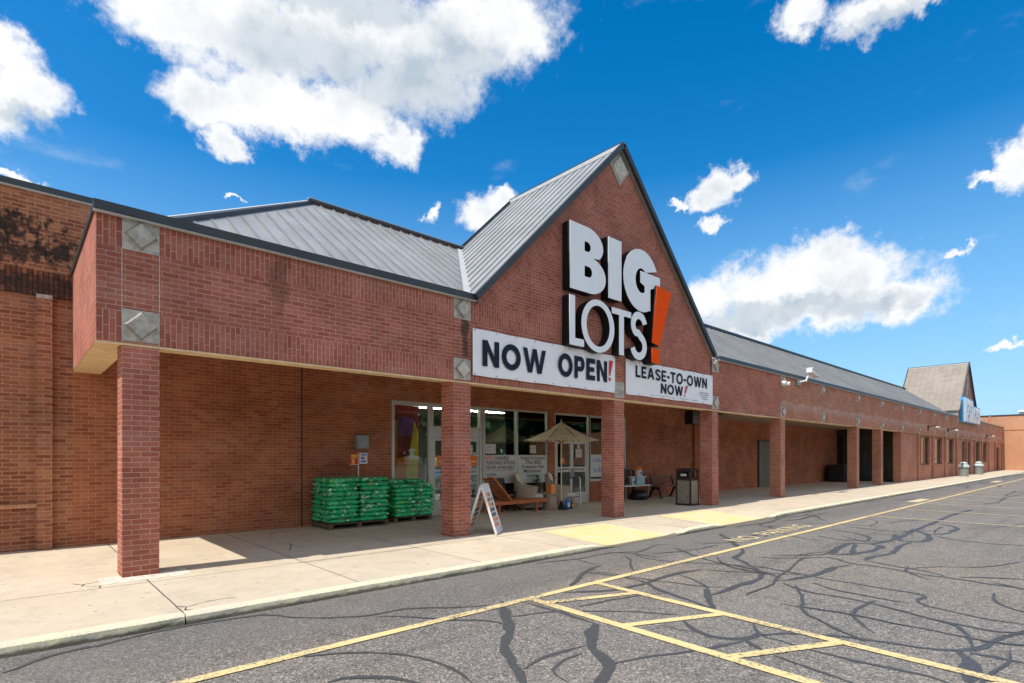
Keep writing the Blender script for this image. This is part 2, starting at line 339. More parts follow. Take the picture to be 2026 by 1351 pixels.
t.l.new(c, b.inputs['Base Color']); b.inputs['Roughness'].default_value = .9; b.inputs['Specular IOR Level'].default_value = .25
bump(t, b, t.math('SUBTRACT', t.math('MULTIPLY', n2, .25), j), .5, .008)
m, t, b = newmat('ramp_yellow')
co = t.node('ShaderNodeTexCoord').outputs['Object']
w1 = t.ramp(t.math('ADD', t.noise(co, 2., 7, .65), t.math('MULTIPLY', t.noise(co, 50., 3), .25)), .45, .85)
t.l.new(t.mix(w1, (.72, .53, .22), (.68, .56, .38)), b.inputs['Base Color']); b.inputs['Roughness'].default_value = .85
bump(t, b, t.noise(co, 60., 3), .5, .006)
m, t, b = newmat('asphalt')
co = t.node('ShaderNodeTexCoord').outputs['Object']
n1 = t.noise(co, .35, 6, .6); n2 = t.noise(co, 38., 3, .6); n4 = t.noise(co, 3., 6, .6)
vo = t.node('ShaderNodeTexVoronoi'); t.put(vo.inputs['Vector'], co); vo.inputs['Scale'].default_value = 125.
vo2 = t.node('ShaderNodeTexVoronoi'); t.put(vo2.inputs['Vector'], co); vo2.inputs['Scale'].default_value = 60.
c = t.mix(t.ramp(n1, .35, .65), (.135, .125, .114), (.205, .180, .150))
c = t.mix(t.ramp(n4, .35, .7, 0, .6), c, (.118, .112, .106))
g1 = t.sep(vo.outputs['Color'])[0]; g2 = t.sep(vo2.outputs['Color'])[1]
c = t.mix(t.ramp(g1, .55, 1., 0, .85), c, (.38, .335, .28))
c = t.mix(t.ramp(g1, .30, .0, 0, .8), c, (.06, .058, .056))
c = t.mix(t.ramp(g2, .86, .95, 0, .8), c, (.38, .35, .31))
c = t.mix(t.ramp(g2, .18, .05, 0, .6), c, (.03, .03, .03))
trk = t.noise(t.vm('MULTIPLY', co, (.07, 1.3, 1.)), 1.2, 4, .6); c = t.mix(t.ramp(trk, .50, .66, 0, .45), c, t.mix(1., c, (.66, .66, .68), 'MULTIPLY'))
oil = t.ramp(t.noise(t.vm('MULTIPLY', co, (.8, 1.1, 1.)), 1.3, 5, .7), .63, .74, 0, .55); c = t.mix(oil, c, (.07, .068, .066))
warm = t.ramp(t.noise(co, .16, 4, .6), .45, .62, 0, .55); c = t.mix(warm, c, t.mix(1., c, (1.12, 1.02, .90), 'MULTIPLY'))
# smoother, darker strip beside the kerb
oy = t.sep(co)[1]
c = t.mix(t.math('MULTIPLY', t.ramp(t.math('ADD', oy, t.math('MULTIPLY', n1, 1.)), 5.3, 5.8), .4), c, (.105, .105, .107))
t.l.new(c, b.inputs['Base Color']); b.inputs['Roughness'].default_value = .85; b.inputs['Specular IOR Level'].default_value = .35
bump(t, b, t.math('ADD', g1, t.math('MULTIPLY', n2, .6)), .6, .006)
m, t, b = newmat('sealant')
co = t.node('ShaderNodeTexCoord').outputs['Object']
t.l.new(t.mix(t.ramp(t.noise(co, 25., 5, .7), .35, .75), (.050, .051, .053), (.080, .079, .078)), b.inputs['Base Color']); b.inputs['Roughness'].default_value = .6
m, t, b = newmat('road_paint')
co = t.node('ShaderNodeTexCoord').outputs['Object']
w1 = t.math('ADD', t.noise(co, 28., 6, .75), t.math('MULTIPLY', t.math('SUBTRACT', t.noise(co, 1.2, 4), .5), .5))
alpha = t.ramp(w1, .50, .66)
t.l.new(t.mix(alpha, t.mix(t.noise(co, 3., 4), (.66, .48, .18), (.70, .56, .30)), (.14, .13, .12)), b.inputs['Base Color']); b.inputs['Roughness'].default_value = .8
m, t, b = newmat('road_paint_worn')
co = t.node('ShaderNodeTexCoord').outputs['Object']
w1 = t.noise(co, 30., 6, .75)
t.l.new(t.mix(t.ramp(w1, .50, .60), t.mix(t.noise(co, 3., 4), (.62, .47, .20), (.66, .58, .42)), (.13, .125, .12)), b.inputs['Base Color']); b.inputs['Roughness'].default_value = .8
# glass: a clear pane with a mirror-like coat
m = bpy.data.materials.new('glass'); m.use_nodes = True; MATS['glass'] = m
t = NT(m.node_tree); t.n.clear()
o = t.node('ShaderNodeOutputMaterial'); tr = t.node('ShaderNodeBsdfTransparent'); gl = t.node('ShaderNodeBsdfGlossy')
tr.inputs[0].default_value = (.80, .86, .82, 1); gl.inputs['Roughness'].default_value = .01; gl.inputs['Color'].default_value = (.9, .95, .95, 1)
fr = t.node('ShaderNodeFresnel'); fr.inputs[0].default_value = 1.5
mx = t.node('ShaderNodeMixShader'); t.put(mx.inputs[0], t.math('MULTIPLY', fr.outputs[0], 1.3)); t.l.new(tr.outputs[0], mx.inputs[1]); t.l.new(gl.outputs[0], mx.inputs[2]); t.l.new(mx.outputs[0], o.inputs[0])
# mulch bag: green film with printed patches
m, t, b = newmat('bag_film')
co = t.node('ShaderNodeTexCoord').outputs['Object']
oi = t.node('ShaderNodeObjectInfo').outputs['Random']
cc = t.vm('ADD', co, t.comb(t.math('MULTIPLY', oi, 37.), t.math('MULTIPLY', oi, 11.), 0.))
c = t.mix(t.ramp(t.noise(cc, 7., 4), .35, .65), (.008, .36, .115), (.03, .58, .21))
c = t.mix(t.ramp(t.noise(cc, 11., 2), .60, .63), c, (.80, .84, .78))
c = t.mix(t.ramp(t.noise(t.vm('ADD', cc, (3, 5, 1)), 8., 2), .68, .70), c, (.55, .09, .03))
c = t.mix(t.ramp(t.noise(t.vm('ADD', cc, (7, 2, 4)), 11., 2), .62, .64), c, (.012, .02, .03))
c = t.mix(t.ramp(t.noise(t.vm('ADD', cc, (1, 8, 4)), 6., 2), .68, .70), c, (.22, .50, .05))
t.l.new(c, b.inputs['Base Color']); b.inputs['Roughness'].default_value = .33
bump(t, b, t.noise(cc, 22., 4, .6), .8, .02)
m, t, b = newmat('umbrella_cloth')
co = t.node('ShaderNodeTexCoord').outputs['Object']
wv = t.node('ShaderNodeTexBrick'); t.put(wv.inputs['Vector'], co); wv.inputs['Scale'].default_value = 1.
for k, v in (('Mortar Size', .006), ('Brick Width', .17), ('Row Height', .10)): wv.inputs[k].default_value = v
wv.inputs['Color1'].default_value = (.88, .78, .54, 1); wv.inputs['Color2'].default_value = (.85, .75, .51, 1); wv.inputs['Mortar'].default_value = (.76, .67, .44, 1)
t.l.new(wv.outputs[0], b.inputs['Base Color']); b.inputs['Roughness'].default_value = .9
b.inputs['Transmission Weight'].default_value = 0.

# ------------------------------------------------------------------ mesh helpers
class MB:
    def __init__(s): s.v = []; s.f = []; s.u = []; s.m = []; s.names = []
    def mi(s, mat):
        if mat not in s.names: s.names.append(mat)
        return s.names.index(mat)
    def face(s, pts, mat, uv=None, rot=False, uo=(0, 0)):
        i = len(s.v); pts = [Vector(q) for q in pts]; s.v += pts
        s.f.append(tuple(range(i, i+len(pts)))); s.m.append(s.mi(mat))
        if uv is None:
            n = Vector((0, 0, 0))
            for a in range(len(pts)):
                A, B_ = pts[a], pts[(a+1) % len(pts)]
                n += Vector(((A.y-B_.y)*(A.z+B_.z), (A.z-B_.z)*(A.x+B_.x), (A.x-B_.x)*(A.y+B_.y)))
            n = [abs(k) for k in n]
            if n[0] >= n[1] and n[0] >= n[2]: uv = [(q.y, q.z) for q in pts]
            elif n[1] >= n[2]: uv = [(q.x, q.z) for q in pts]
            else: uv = [(q.x, q.y) for q in pts]
        uv = [(a-uo[0], b_-uo[1]) for a, b_ in uv]
        if rot: uv = [(b_, a) for a, b_ in uv]
        s.u += uv
        return s
    def box(s, x0, x1, y0, y1, z0, z1, mat, skip='', mats={}, **kw):
        P = [(x0, y0, z0), (x1, y0, z0), (x1, y1, z0), (x0, y1, z0), (x0, y0, z1), (x1, y0, z1), (x1, y1, z1), (x0, y1, z1)]
        for k, q in (('b', (0, 3, 2, 1)), ('t', (4, 5, 6, 7)), ('f', (0, 1, 5, 4)), ('r', (1, 2, 6, 5)), ('k', (2, 3, 7, 6)), ('l', (3, 0, 4, 7))):
            if k in skip: continue
            s.face([P[a] for a in q], mats.get(k, mat), **kw)
        return s
    def obox(s, c, ax, ay, az_, mat):
        """box from a centre and three half-axis vectors"""
        c, ax, ay, az_ = map(Vector, (c, ax, ay, az_))
        P = [c-ax-ay-az_, c+ax-ay-az_, c+ax+ay-az_, c-ax+ay-az_, c-ax-ay+az_, c+ax-ay+az_, c+ax+ay+az_, c-ax+ay+az_]
        for q in ((0, 3, 2, 1), (4, 5, 6, 7), (0, 1, 5, 4), (1, 2, 6, 5), (2, 3, 7, 6), (3, 0, 4, 7)): s.face([P[a] for a in q], mat)
        return s
    def bar(s, a, b_, w_, h_, mat, up=(0, 0, 1)):
        a, b_ = Vector(a), Vector(b_); dd = (b_-a); L = dd.length; dd.normalize(); up = Vector(up)
        sd_ = dd.cross(up)
        if sd_.length < 1e-4: sd_ = dd.cross(Vector((1, 0, 0)))
        sd_.normalize(); u2 = sd_.cross(dd).normalized()
        return s.obox((a+b_)/2, dd*L/2, sd_*w_/2, u2*h_/2, mat)
    def cyl(s, a, b_, r0, r1, mat, n=14, caps=True):
        a, b_ = Vector(a), Vector(b_); dd = (b_-a).normalized()
        e = dd.cross(Vector((0, 0, 1)))
        if e.length < 1e-3: e = Vector((1, 0, 0))
        e.normalize(); g = dd.cross(e)
        A = [a+(e*math.cos(k*2*math.pi/n)+g*math.sin(k*2*math.pi/n))*r0 for k in range(n)]
        B_ = [b_+(e*math.cos(k*2*math.pi/n)+g*math.sin(k*2*math.pi/n))*r1 for k in range(n)]
        for k in range(n): s.face([A[k], A[(k+1) % n], B_[(k+1) % n], B_[k]], mat)
        if caps: s.face(A[::-1], mat); s.face(B_, mat)
        return s
    def lathe(s, c, prof, mat, n=20):
        for (r0, z0), (r1, z1) in zip(prof[:-1], prof[1:]):
            for k in range(n):
                a0, a1 = k*2*math.pi/n, (k+1)*2*math.pi/n
                q = [(c[0]+r0*math.cos(a0), c[1]+r0*math.sin(a0), c[2]+z0), (c[0]+r0*math.cos(a1), c[1]+r0*math.sin(a1), c[2]+z0),
                     (c[0]+r1*math.cos(a1), c[1]+r1*math.sin(a1), c[2]+z1), (c[0]+r1*math.cos(a0), c[1]+r1*math.sin(a0), c[2]+z1)]
                s.face(q, mat)
        return s
    def build(s, name, parent=None, bevel=0., smooth=False, loc=None, label=None, cat=None, group=None, kind=None):
        me = bpy.data.meshes.new(name); me.from_pydata([tuple(q) for q in s.v], [], s.f)
        for k in s.names: me.materials.append(MATS[k])
        me.polygons.foreach_set('material_index', s.m)
        ul = me.uv_layers.new(name='UVMap'); ul.data.foreach_set('uv', [c for q in s.u for c in q])
        bm = bmesh.new(); bm.from_mesh(me)
        bmesh.ops.remove_doubles(bm, verts=bm.verts, dist=1e-5)
        bm.to_mesh(me); bm.free()
        if smooth: me.polygons.foreach_set('use_smooth', [True]*len(me.polygons))
        me.update()
        o = bpy.data.objects.new(name, me); COL.objects.link(o)
        if loc: o.location = loc
        if parent is not None:
            o.parent = parent
            if not loc: o.location = -wloc(parent)
        if bevel:
            md = o.modifiers.new('bevel', 'BEVEL'); md.width = bevel; md.segments = 2; md.limit_method = 'ANGLE'; md.angle_limit = R(40)
        tag(o, label, cat, group, kind)
        return o
def wloc(o):
    v = Vector((0, 0, 0))
    while o is not None: v += Vector(o.location); o = o.parent
    return v
def tag(o, label=None, cat=None, group=None, kind=None):
    if label: o['label'] = label
    if cat: o['category'] = cat
    if group: o['group'] = group
    if kind: o['kind'] = kind
    return o
def thing(name, label, cat, loc=(0, 0, 0), group=None, rz=0.):
    o = bpy.data.objects.new(name, None); COL.objects.link(o); o.location = loc; o.rotation_euler = (0, 0, rz); o.empty_display_size = .2
    return tag(o, label, cat, group)
def copy_tree(o, parent=None):
    c_ = o.copy(); COL.objects.link(c_); c_.parent = parent
    for ch in list(o.children): copy_tree(ch, c_)
    return c_
def text_part(name, body, x0, x1, z0, z1, y, mat, parent, bold=.0, shear=0., thick=.004, M=None, label=None):
    """lettering stretched to a rectangle in the x-z plane (front towards -y); M maps that plane elsewhere"""
    cu = bpy.data.curves.new(name, 'FONT'); cu.body = body; cu.offset = bold; cu.shear = shear; cu.extrude = 0.; cu.resolution_u = 4
    tmp = bpy.data.objects.new(name, cu); COL.objects.link(tmp)
    bpy.context.view_layer.update()
    me = bpy.data.meshes.new_from_object(tmp.evaluated_get(bpy.context.evaluated_depsgraph_get()))
    bpy.data.objects.remove(tmp)
    xs = [v.co.x for v in me.vertices]; ys = [v.co.y for v in me.vertices]
    ax, bx, ay, by = min(xs), max(xs), min(ys), max(ys)
    for v in me.vertices:
        q = Vector((x0+(v.co.x-ax)/(bx-ax)*(x1-x0), y, z0+(v.co.y-ay)/(by-ay)*(z1-z0)))
        v.co = M @ q if M else q
    me.materials.clear(); me.materials.append(MATS[mat]); me.name = name
    o = bpy.data.objects.new(name, me); COL.objects.link(o)
    if parent is not None: o.parent = parent; o.location = -wloc(parent)
    if label: o['label'] = label
    return o
def shape2d(outlines):
    """filled 2-D mesh (x, z) from closed outlines; inner ones become holes"""
    cu = bpy.data.curves.new('shape', 'CURVE'); cu.dimensions = '2D'; cu.fill_mode = 'BOTH'
    for ol in outlines:
        sp = cu.splines.new('POLY'); sp.points.add(len(ol)-1)
        for k, (a, b_) in enumerate(ol): sp.points[k].co = (a, b_, 0, 1)
        sp.use_cyclic_u = True
    return cu
def letter(name, outlines, y_front, depth, parent, facemat, face_name='letter_face'):
    cu = shape2d(outlines); cu.extrude = depth/2
    tmp = bpy.data.objects.new('tmp', cu); COL.objects.link(tmp); bpy.context.view_layer.update()
    dg = bpy.context.evaluated_depsgraph_get()
    me = bpy.data.meshes.new_from_object(tmp.evaluated_get(dg))
    cu.extrude = 0.004; bpy.context.view_layer.update(); dg = bpy.context.evaluated_depsgraph_get()
    mf = bpy.data.meshes.new_from_object(tmp.evaluated_get(dg)); bpy.data.objects.remove(tmp)
    for v in me.vertices: v.co = Vector((v.co.x, y_front+depth/2-v.co.z, v.co.y))
    for v in mf.vertices: v.co = Vector((v.co.x, y_front-.005-v.co.z, v.co.y))
    me.materials.clear(); me.materials.append(MATS['letter_return']); mf.materials.clear(); mf.materials.append(MATS[facemat])
    o = bpy.data.objects.new(name, me); COL.objects.link(o); o.parent = parent; o.location = -wloc(parent)
    f = bpy.data.objects.new(face_name, mf); COL.objects.link(f); f.parent = o
    return o
def arc(cx, cz, rx, rz, a0, a1, n=24):
    return [(cx+rx*math.cos(R(a0+(a1-a0)*k/n)), cz+rz*math.sin(R(a0+(a1-a0)*k/n))) for k in range(n+1)]
def thicken(path, w_):
    L_, R_ = [], []
    for k, (x, z) in enumerate(path):
        a = path[max(0, k-1)]; b_ = path[min(len(path)-1, k+1)]
        dx, dz = b_[0]-a[0], b_[1]-a[1]; l = math.hypot(dx, dz); nx, nz = -dz/l, dx/l
        L_.append((x+nx*w_/2, z+nz*w_/2)); R_.append((x-nx*w_/2, z-nz*w_/2))
    return L_+R_[::-1]
ZS = .10          # pavement height
FP = 8.62         # front plane of the arcade
BW = 12.2         # shop wall behind the arcade
TOP = 4.75        # underside of the eaves coping
SOF = 3.13        # underside of the front beam
# ================================================================== the setting
MB().face([(-150, -250, 0), (300, -250, 0), (300, 200, 0), (-150, 200, 0)], 'asphalt').build('parking_lot', kind='structure')
def hk(x):
    """pavement front edge height: dropped to the road at the two ramps"""
    h = 1.
    for a, b_ in ((8.15, 10.25), (12.5, 14.85)):
        if a <= x <= b_: return .06
        for e, s_ in ((a, -1), (b_, 1)):
            t_ = (x-e)*s_
            if 0 < t_ < .55: h = min(h, .06+.94*t_/.55)
    return h
xs = sorted(set([-40, -20, -10, -5, 20, 30, 45, 60, 61.5]+[round(-1+.275*k, 3) for k in range(66)]+[8.15, 10.25, 12.5, 14.85]))
m_ = MB()
rows = [6.34, 6.9, 7.5, 8.12]
def zw(x, y): return ZS*(hk(x)+(1-hk(x))*min(1, max(0, (y-6.34)/1.75)))
for a, b_ in zip(xs[:-1], xs[1:]):
    for y0, y1 in zip(rows[:-1], rows[1:]): m_.face([(a, y0, zw(a, y0)), (b_, y0, zw(b_, y0)), (b_, y1, zw(b_, y1)), (a, y1, zw(a, y1))], 'concrete_walk')
    m_.face([(a, 8.12, ZS), (b_, 8.12, ZS), (b_, 12.6, ZS), (a, 12.6, ZS)], 'concrete_walk')
m_.face([(61.5, 6.34, ZS), (82, 5.9, ZS), (82, 12.6, ZS), (61.5, 12.6, ZS)], 'concrete_walk')
m_.face([(72, 6.0, ZS), (76, -60, ZS), (82, -60, ZS), (82, 5.9, ZS)], 'concrete_walk')
m_.build('pavement', kind='structure')
# kerb, in cast lengths with open joints
def kerb(x0, x1, y0=0., y1=0.):
    n = max(1, int((x1-x0)/.275)); m_ = MB()
    prof = [(6.185, -.02, 0), (6.195, .0, .82), (6.215, .0, .95), (6.25, 0, 1.), (6.345, .0, 1.)]
    P = []
    for k in range(n+1):
        x = x0+(x1-x0)*k/n; h = ZS*hk(x)+.002; ch = random.uniform(-.006, .006); oy = y0+(y1-y0)*k/n
        P.append([(x, y+oy+(ch if i in (1, 2) else 0), -.02 if i == 0 else f*h+random.uniform(-.002, .001)) for i, (y, q, f) in enumerate(prof)])
    for A, B_ in zip(P[:-1], P[1:]):
        for i in range(len(prof)-1): m_.face([A[i], B_[i], B_[i+1], A[i+1]], 'kerb_paint')
    m_.face(P[0]+[(x0, 6.345+y0, -.02)], 'kerb_paint'); m_.face(P[-1][::-1]+[(x1, 6.345+y1, -.02)], 'kerb_paint')
    return m_
kk = [-40, -6.4, -2.57, 1.28, 5.14, 8.0, 10.4, 12.2, 15.3, 19., 23., 27., 31., 35., 39., 45., 50., 55., 61.5]
K_ = MB()
for a, b_ in zip(kk[:-1], kk[1:]):
    q = kerb(a+.008, b_-.008)
    i0 = len(K_.v); K_.v += q.v; K_.f += [tuple(v+i0 for v in f) for f in q.f]; K_.u += q.u; K_.mi('kerb_paint'); K_.m += q.m
q = kerb(61.5, 74., 0, -.5); i0 = len(K_.v); K_.v += q.v; K_.f += [tuple(v+i0 for v in f) for f in q.f]; K_.u += q.u; K_.m += q.m
K_.build('kerb', kind='structure', smooth=False)
m_ = MB()
for a, b_, c1, c2 in ((8.16, 10.25, 8.1, 10.3), (12.5, 14.85, 12.95, 14.95)):
    n = 6
    for k in range(n):
        ya, yb = 6.36+k*(8.08-6.36)/n, 6.36+(k+1)*(8.08-6.36)/n
        fa, fb = k/n, (k+1)/n
        m_.face([(a, ya, .004+zw(9, ya)), (b_, ya, .004+zw(9, ya)), (b_, yb, .004+zw(9, yb)), (a, yb, .004+zw(9, yb))], 'ramp_yellow')
m_.build('painted_ramps', kind='structure')
m_ = MB()
for l in ([(.55, 8.62), (.66, 8.50), (.63, 8.40), (.80, 8.26), (.78, 8.13)], [(.66, 8.50), (.84, 8.58)], [(1.28, 6.6), (1.36, 6.52), (1.31, 6.40), (1.38, 6.34)], [(1.36, 6.52), (1.6, 6.62), (1.85, 6.60)], [(3.1, 8.12), (3.3, 8.05), (3.9, 8.09), (4.4, 8.04), (5.2, 8.10)], [(5.2, 8.1), (5.6, 8.25), (6.4, 8.3)], [(9.9, 8.3), (10.1, 8.9), (10.0, 9.6), (10.3, 10.5)], [(3.4, 9.2), (3.7, 9.9), (3.6, 10.8), (4.0, 11.7)], [(16.5, 6.4), (16.7, 7.1), (16.6, 8.1)]):
    q = []
    for (xa, ya), (xb, yb) in zip(l[:-1], l[1:]):
        for k in range(5): q.append((xa+(xb-xa)*k/5+random.uniform(-.012, .012), ya+(yb-ya)*k/5+random.uniform(-.012, .012)))
    q.append(l[-1])
    for a, b_ in zip(q[:-1], q[1:]):
        dx, dy = b_[0]-a[0], b_[1]-a[1]; L = math.hypot(dx, dy) or 1; w_ = random.uniform(.003, .009); nx, ny = -dy/L*w_, dx/L*w_
        m_.face([(a[0]-nx, a[1]-ny, ZS+.002), (b_[0]-nx, b_[1]-ny, ZS+.002), (b_[0]+nx, b_[1]+ny, ZS+.002), (a[0]+nx, a[1]+ny, ZS+.002)], 'dark_brown')
m_.build('pavement_cracks', kind='structure')
# sealed cracks
m_ = MB()
def jit(l, wd):
    out = []
    for (x0, y0), (x1, y1) in zip(l[:-1], l[1:]):
        n = max(1, int(math.hypot(x1-x0, y1-y0)/.12)); n = min(n, 40)
        for k in range(n): out.append((x0+(x1-x0)*k/n, y0+(y1-y0)*k/n))
    out.append(l[-1])
    for _ in range(2): out = [out[0]]+[((a[0]+2*b_[0]+c_[0])/4, (a[1]+2*b_[1]+c_[1])/4) for a, b_, c_ in zip(out[:-2], out[1:-1], out[2:])]+[out[-1]]
    return out
extra = []
for k in range(26):
    x = random.uniform(18, 75); y = random.choice([random.uniform(-8, 4.3), random.uniform(5., 6.)]); l = [(x, y)]
    a = random.choice([random.uniform(-.2, .2), random.uniform(1.2, 1.9)])
    for _ in range(random.randint(4, 9)):
        a += random.uniform(-.5, .5); l.append((l[-1][0]+math.cos(a)*random.uniform(.5, 1.6), min(6.0, l[-1][1]+math.sin(a)*random.uniform(.3, .9))))
    extra.append((random.uniform(.06, .12), l))
for k in range(46):
    x = random.uniform(5.8, 17); y = random.uniform(-1.5, 4.2) if random.random() < .75 else random.uniform(4.9, 5.9); l = [(x, y)]; a = random.uniform(0, 6.28)
    for _ in range(random.randint(2, 5)):
        a += random.uniform(-.7, .7); l.append((l[-1][0]+math.cos(a)*random.uniform(.3, .9), min(6.05, l[-1][1]+math.sin(a)*random.uniform(.2, .7))))
    extra.append((random.uniform(.03, .06), l))
for ci, (wd, l) in enumerate(CRACKS+extra):
    wd *= .72
    z = .003+ci*.00004
    q = jit(l, wd); n = len(q); Ls, Rs = [], []
    ph = random.random()*9
    for k, (x, y) in enumerate(q):
        a = q[max(0, k-1)]; b_ = q[min(n-1, k+1)]; dx, dy = b_[0]-a[0], b_[1]-a[1]; L = math.hypot(dx, dy) or 1
        ww = wd*.5*(.92+.16*math.sin(k*.5+ph)+random.uniform(-.22, .3)); ww *= min(1, .3+k*.35, .3+(n-1-k)*.35)
        x += random.uniform(-.014, .014); y += random.uniform(-.012, .012)
        Ls.append((x-dy/L*ww, y+dx/L*ww, z)); Rs.append((x+dy/L*ww, y-dx/L*ww, z))
    for k in range(n-1): m_.face([Rs[k], Rs[k+1], Ls[k+1], Ls[k]], 'sealant')
m_.build('crack_sealant', kind='structure')
# painted lines
m_ = MB()
def stripe(a, b_, wd, z=.0086, mat='road_paint'):
    a, b_ = Vector(a+(0,)), Vector(b_+(0,)); dd = (b_-a).normalized(); nn = Vector((-dd.y, dd.x, 0))*wd/2; up = Vector((0, 0, z))
    m_.face([a-nn+up, b_-nn+up, b_+nn+up, a+nn+up], mat)
stripe((-6, 4.62), (75, 4.62), .11)
stripe((4.48, 4.56), (4.20, -2.), .12, .0090)
stripe((5.68, 4.56), (5.25, -2.), .12, .0093)
for k in range(6):
    stripe((4.46-.045*k, 4.38-1.1*k), (5.64-.07*k, 3.93-1.14*k), .10, .0088)
for k in range(1, 22):
    x = 4.45+3.0*k+ (1.2 if k > 0 else 0)
    if 16 < x: stripe((x, 4.58), (x-.05, -.9), .10, .0088, 'road_paint_worn')
stripe((24.0, 5.0), (26.2, 5.0), .35, .0088, 'road_paint_worn'); stripe((46, 5.3), (49, 5.3), .4, .0088, 'road_paint_worn')
m_.build('road_markings', kind='structure')
GM = Matrix(((1, 0, 0, 0), (0, 0, 1, 4.86), (0, 0, 0, .0091), (0, 0, 0, 1)))
tag(text_part('road_lettering', 'NO', 10.45, 11.35, .0, .42, 0, 'road_paint_worn', None, bold=.02, M=GM), kind='structure')
tag(text_part('road_lettering', 'PARKING', 11.75, 14.1, .0, .42, 0, 'road_paint_worn', None, bold=.02, M=GM), kind='structure')

# ================================================================== builders for the arcade
def capblock(m_, x, z0, h=.41, y=FP, diamond=True, mat='precast', w_=.41, dmat=None):
    m_.box(x, x+w_, y-.012, y+.05, z0, z0+h, mat)
    if diamond:
        cx, cz, r = x+w_/2, z0+h/2, min(w_, h)*.47
        a = [(cx-r, cz), (cx, cz-r), (cx+r, cz), (cx, cz+r)]; r2 = r*.82
        b_ = [(cx-r2, cz), (cx, cz-r2), (cx+r2, cz), (cx, cz+r2)]
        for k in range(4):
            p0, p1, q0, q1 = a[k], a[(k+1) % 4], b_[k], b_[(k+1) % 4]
            m_.face([(p0[0], y-.012, p0[1]), (p1[0], y-.012, p1[1]), (q1[0], y-.062, q1[1]), (q0[0], y-.062, q0[1])], 'precast_edge_shade')
        m_.face([(q[0], y-.062, q[1]) for q in b_], dmat or mat)
def column(x, parent, mat='brick_front', cap=True, diamond=True, z1=None, w_=.41, dep=.41):
    z1 = z1 or (SOF+.02)
    m_ = MB(); m_.box(x, x+w_, FP-.002, FP+dep, ZS-.02, z1, mat, uo=(x, ZS))
    c_ = m_.build('column', parent)
    if cap:
        q = MB(); capblock(q, x, SOF+.03, .41, diamond=diamond, w_=w_, dmat='precast_pale' if x > 5 else None); q.build('capital_block', c_)
    return c_
def coping(x0, x1, parent, z=TOP):
    m_ = MB(); m_.box(x0, x1, FP-.10, FP+.06, z, z+.115, 'coping_metal'); m_.box(x0, x1, FP-.085, FP-.01, z-.018, z-.002, 'flashing')
    return m_.build('eaves_coping', parent)
def slope_z(y): return 4.70+(y-8.6)*.707
RIDGE_Y, RIDGE_Z = 12.63, 7.55
def seams(m_, pts, mat='roof_seam', h=.035, w_=.028):
    for a, b_ in pts:
        a, b_ = Vector(a), Vector(b_)
        dd = (b_-a).normalized(); sd_ = dd.cross(Vector((0, 0, 1))).normalized(); u2 = sd_.cross(dd).normalized()
        m_.obox((a+b_)/2+u2*h/2, dd*(b_-a).length/2, sd_*w_/2, u2*h/2, mat)
def gable_roof(parent, cx, half, zf, za, y0, y1, mat, seammat, step=.33, ov=0.):
    s_ = (za-zf)/half
    m_ = MB(); th = .06
    for sg in (-1, 1):
        A, B_ = (cx+sg*(half+ov), y0, zf-ov*s_), (cx, y0, za); C_, D_ = (cx, y1, za), (cx+sg*(half+ov), y1, zf-ov*s_)
        f = [A, B_, C_, D_]
        m_.face(f, mat); dn = Vector((0, 0, -th)); m_.face([Vector(q)+dn for q in f][::-1], mat)
        for k in range(4): m_.face([f[k], f[(k+1) % 4], Vector(f[(k+1) % 4])+dn, Vector(f[k])+dn], mat)
    r = m_.build('gable_roof', parent)
    m_ = MB(); L = []
    n = int((y1-y0)/step)
    for sg in (-1, 1):
        for k in range(n+1):
            y = y0+.12+k*step
            if y < y1-.05: L.append(((cx+sg*(half+ov), y, zf-ov*s_), (cx, y, za)))
    seams(m_, L, seammat, h=.02, w_=.025); m_.build('roof_seams', r)
    m_ = MB()
    m_.bar((cx-.09, y0, za-.03), (cx-.09, y1+.05, za-.03), .02, .1, 'flashing'); m_.bar((cx, y0-.02, za+.03), (cx, y1+.05, za+.03), .16, .07, 'coping_metal')
    for y in (y0-.03, y1+.03):
        for sg in (-1, 1): m_.bar((cx+sg*(half+ov+.03), y, zf-(ov+.03)*s_-.01), (cx, y, za+.02), .09 if y < y0 else .05, .125, 'coping_metal', up=(0, -1, 0) if False else (0, 0, 1))
    m_.build('rake_trim', r)
    return r

# ================================================================== main store building
store = thing('store_building', 'red brick store with the tall gable, metal roof and glass entrance behind four pillars', 'building', (11., FP, ZS))
LX = .79
# -- shop wall with openings
def wall_y(m_, y, x0, x1, z0, z1, holes, mat, depth=.14):
    xs_ = sorted(set([x0, x1]+[h[0] for h in holes]+[h[1] for h in holes])); zs_ = sorted(set([z0, z1]+[h[2] for h in holes]+[h[3] for h in holes]))
    for a, b_ in zip(xs_[:-1], xs_[1:]):
        for c_, d_ in zip(zs_[:-1], zs_[1:]):
            if any(h[0] <= (a+b_)/2 <= h[1] and h[2] <= (c_+d_)/2 <= h[3] for h in holes): continue
            m_.face([(a, y, c_), (b_, y, c_), (b_, y, d_), (a, y, d_)], mat)
    for a, b_, c_, d_ in holes:
        m_.face([(a, y, c_), (a, y, d_), (a, y+depth, d_), (a, y+depth, c_)], mat); m_.face([(b_, y, c_), (b_, y+depth, c_), (b_, y+depth, d_), (b_, y, d_)], mat)
        m_.face([(a, y, d_), (b_, y, d_), (b_, y+depth, d_), (a, y+depth, d_)], mat); m_.face([(a, y, c_), (a, y+depth, c_), (b_, y+depth, c_), (b_, y, c_)], mat)
m_ = MB()
wall_y(m_, BW, LX, 4.77, ZS-.02, 3.9, [], 'brick_back')
m_.box(4.77, 4.80, BW+.01, BW+.03, ZS, 3.9, 'dark_brown')
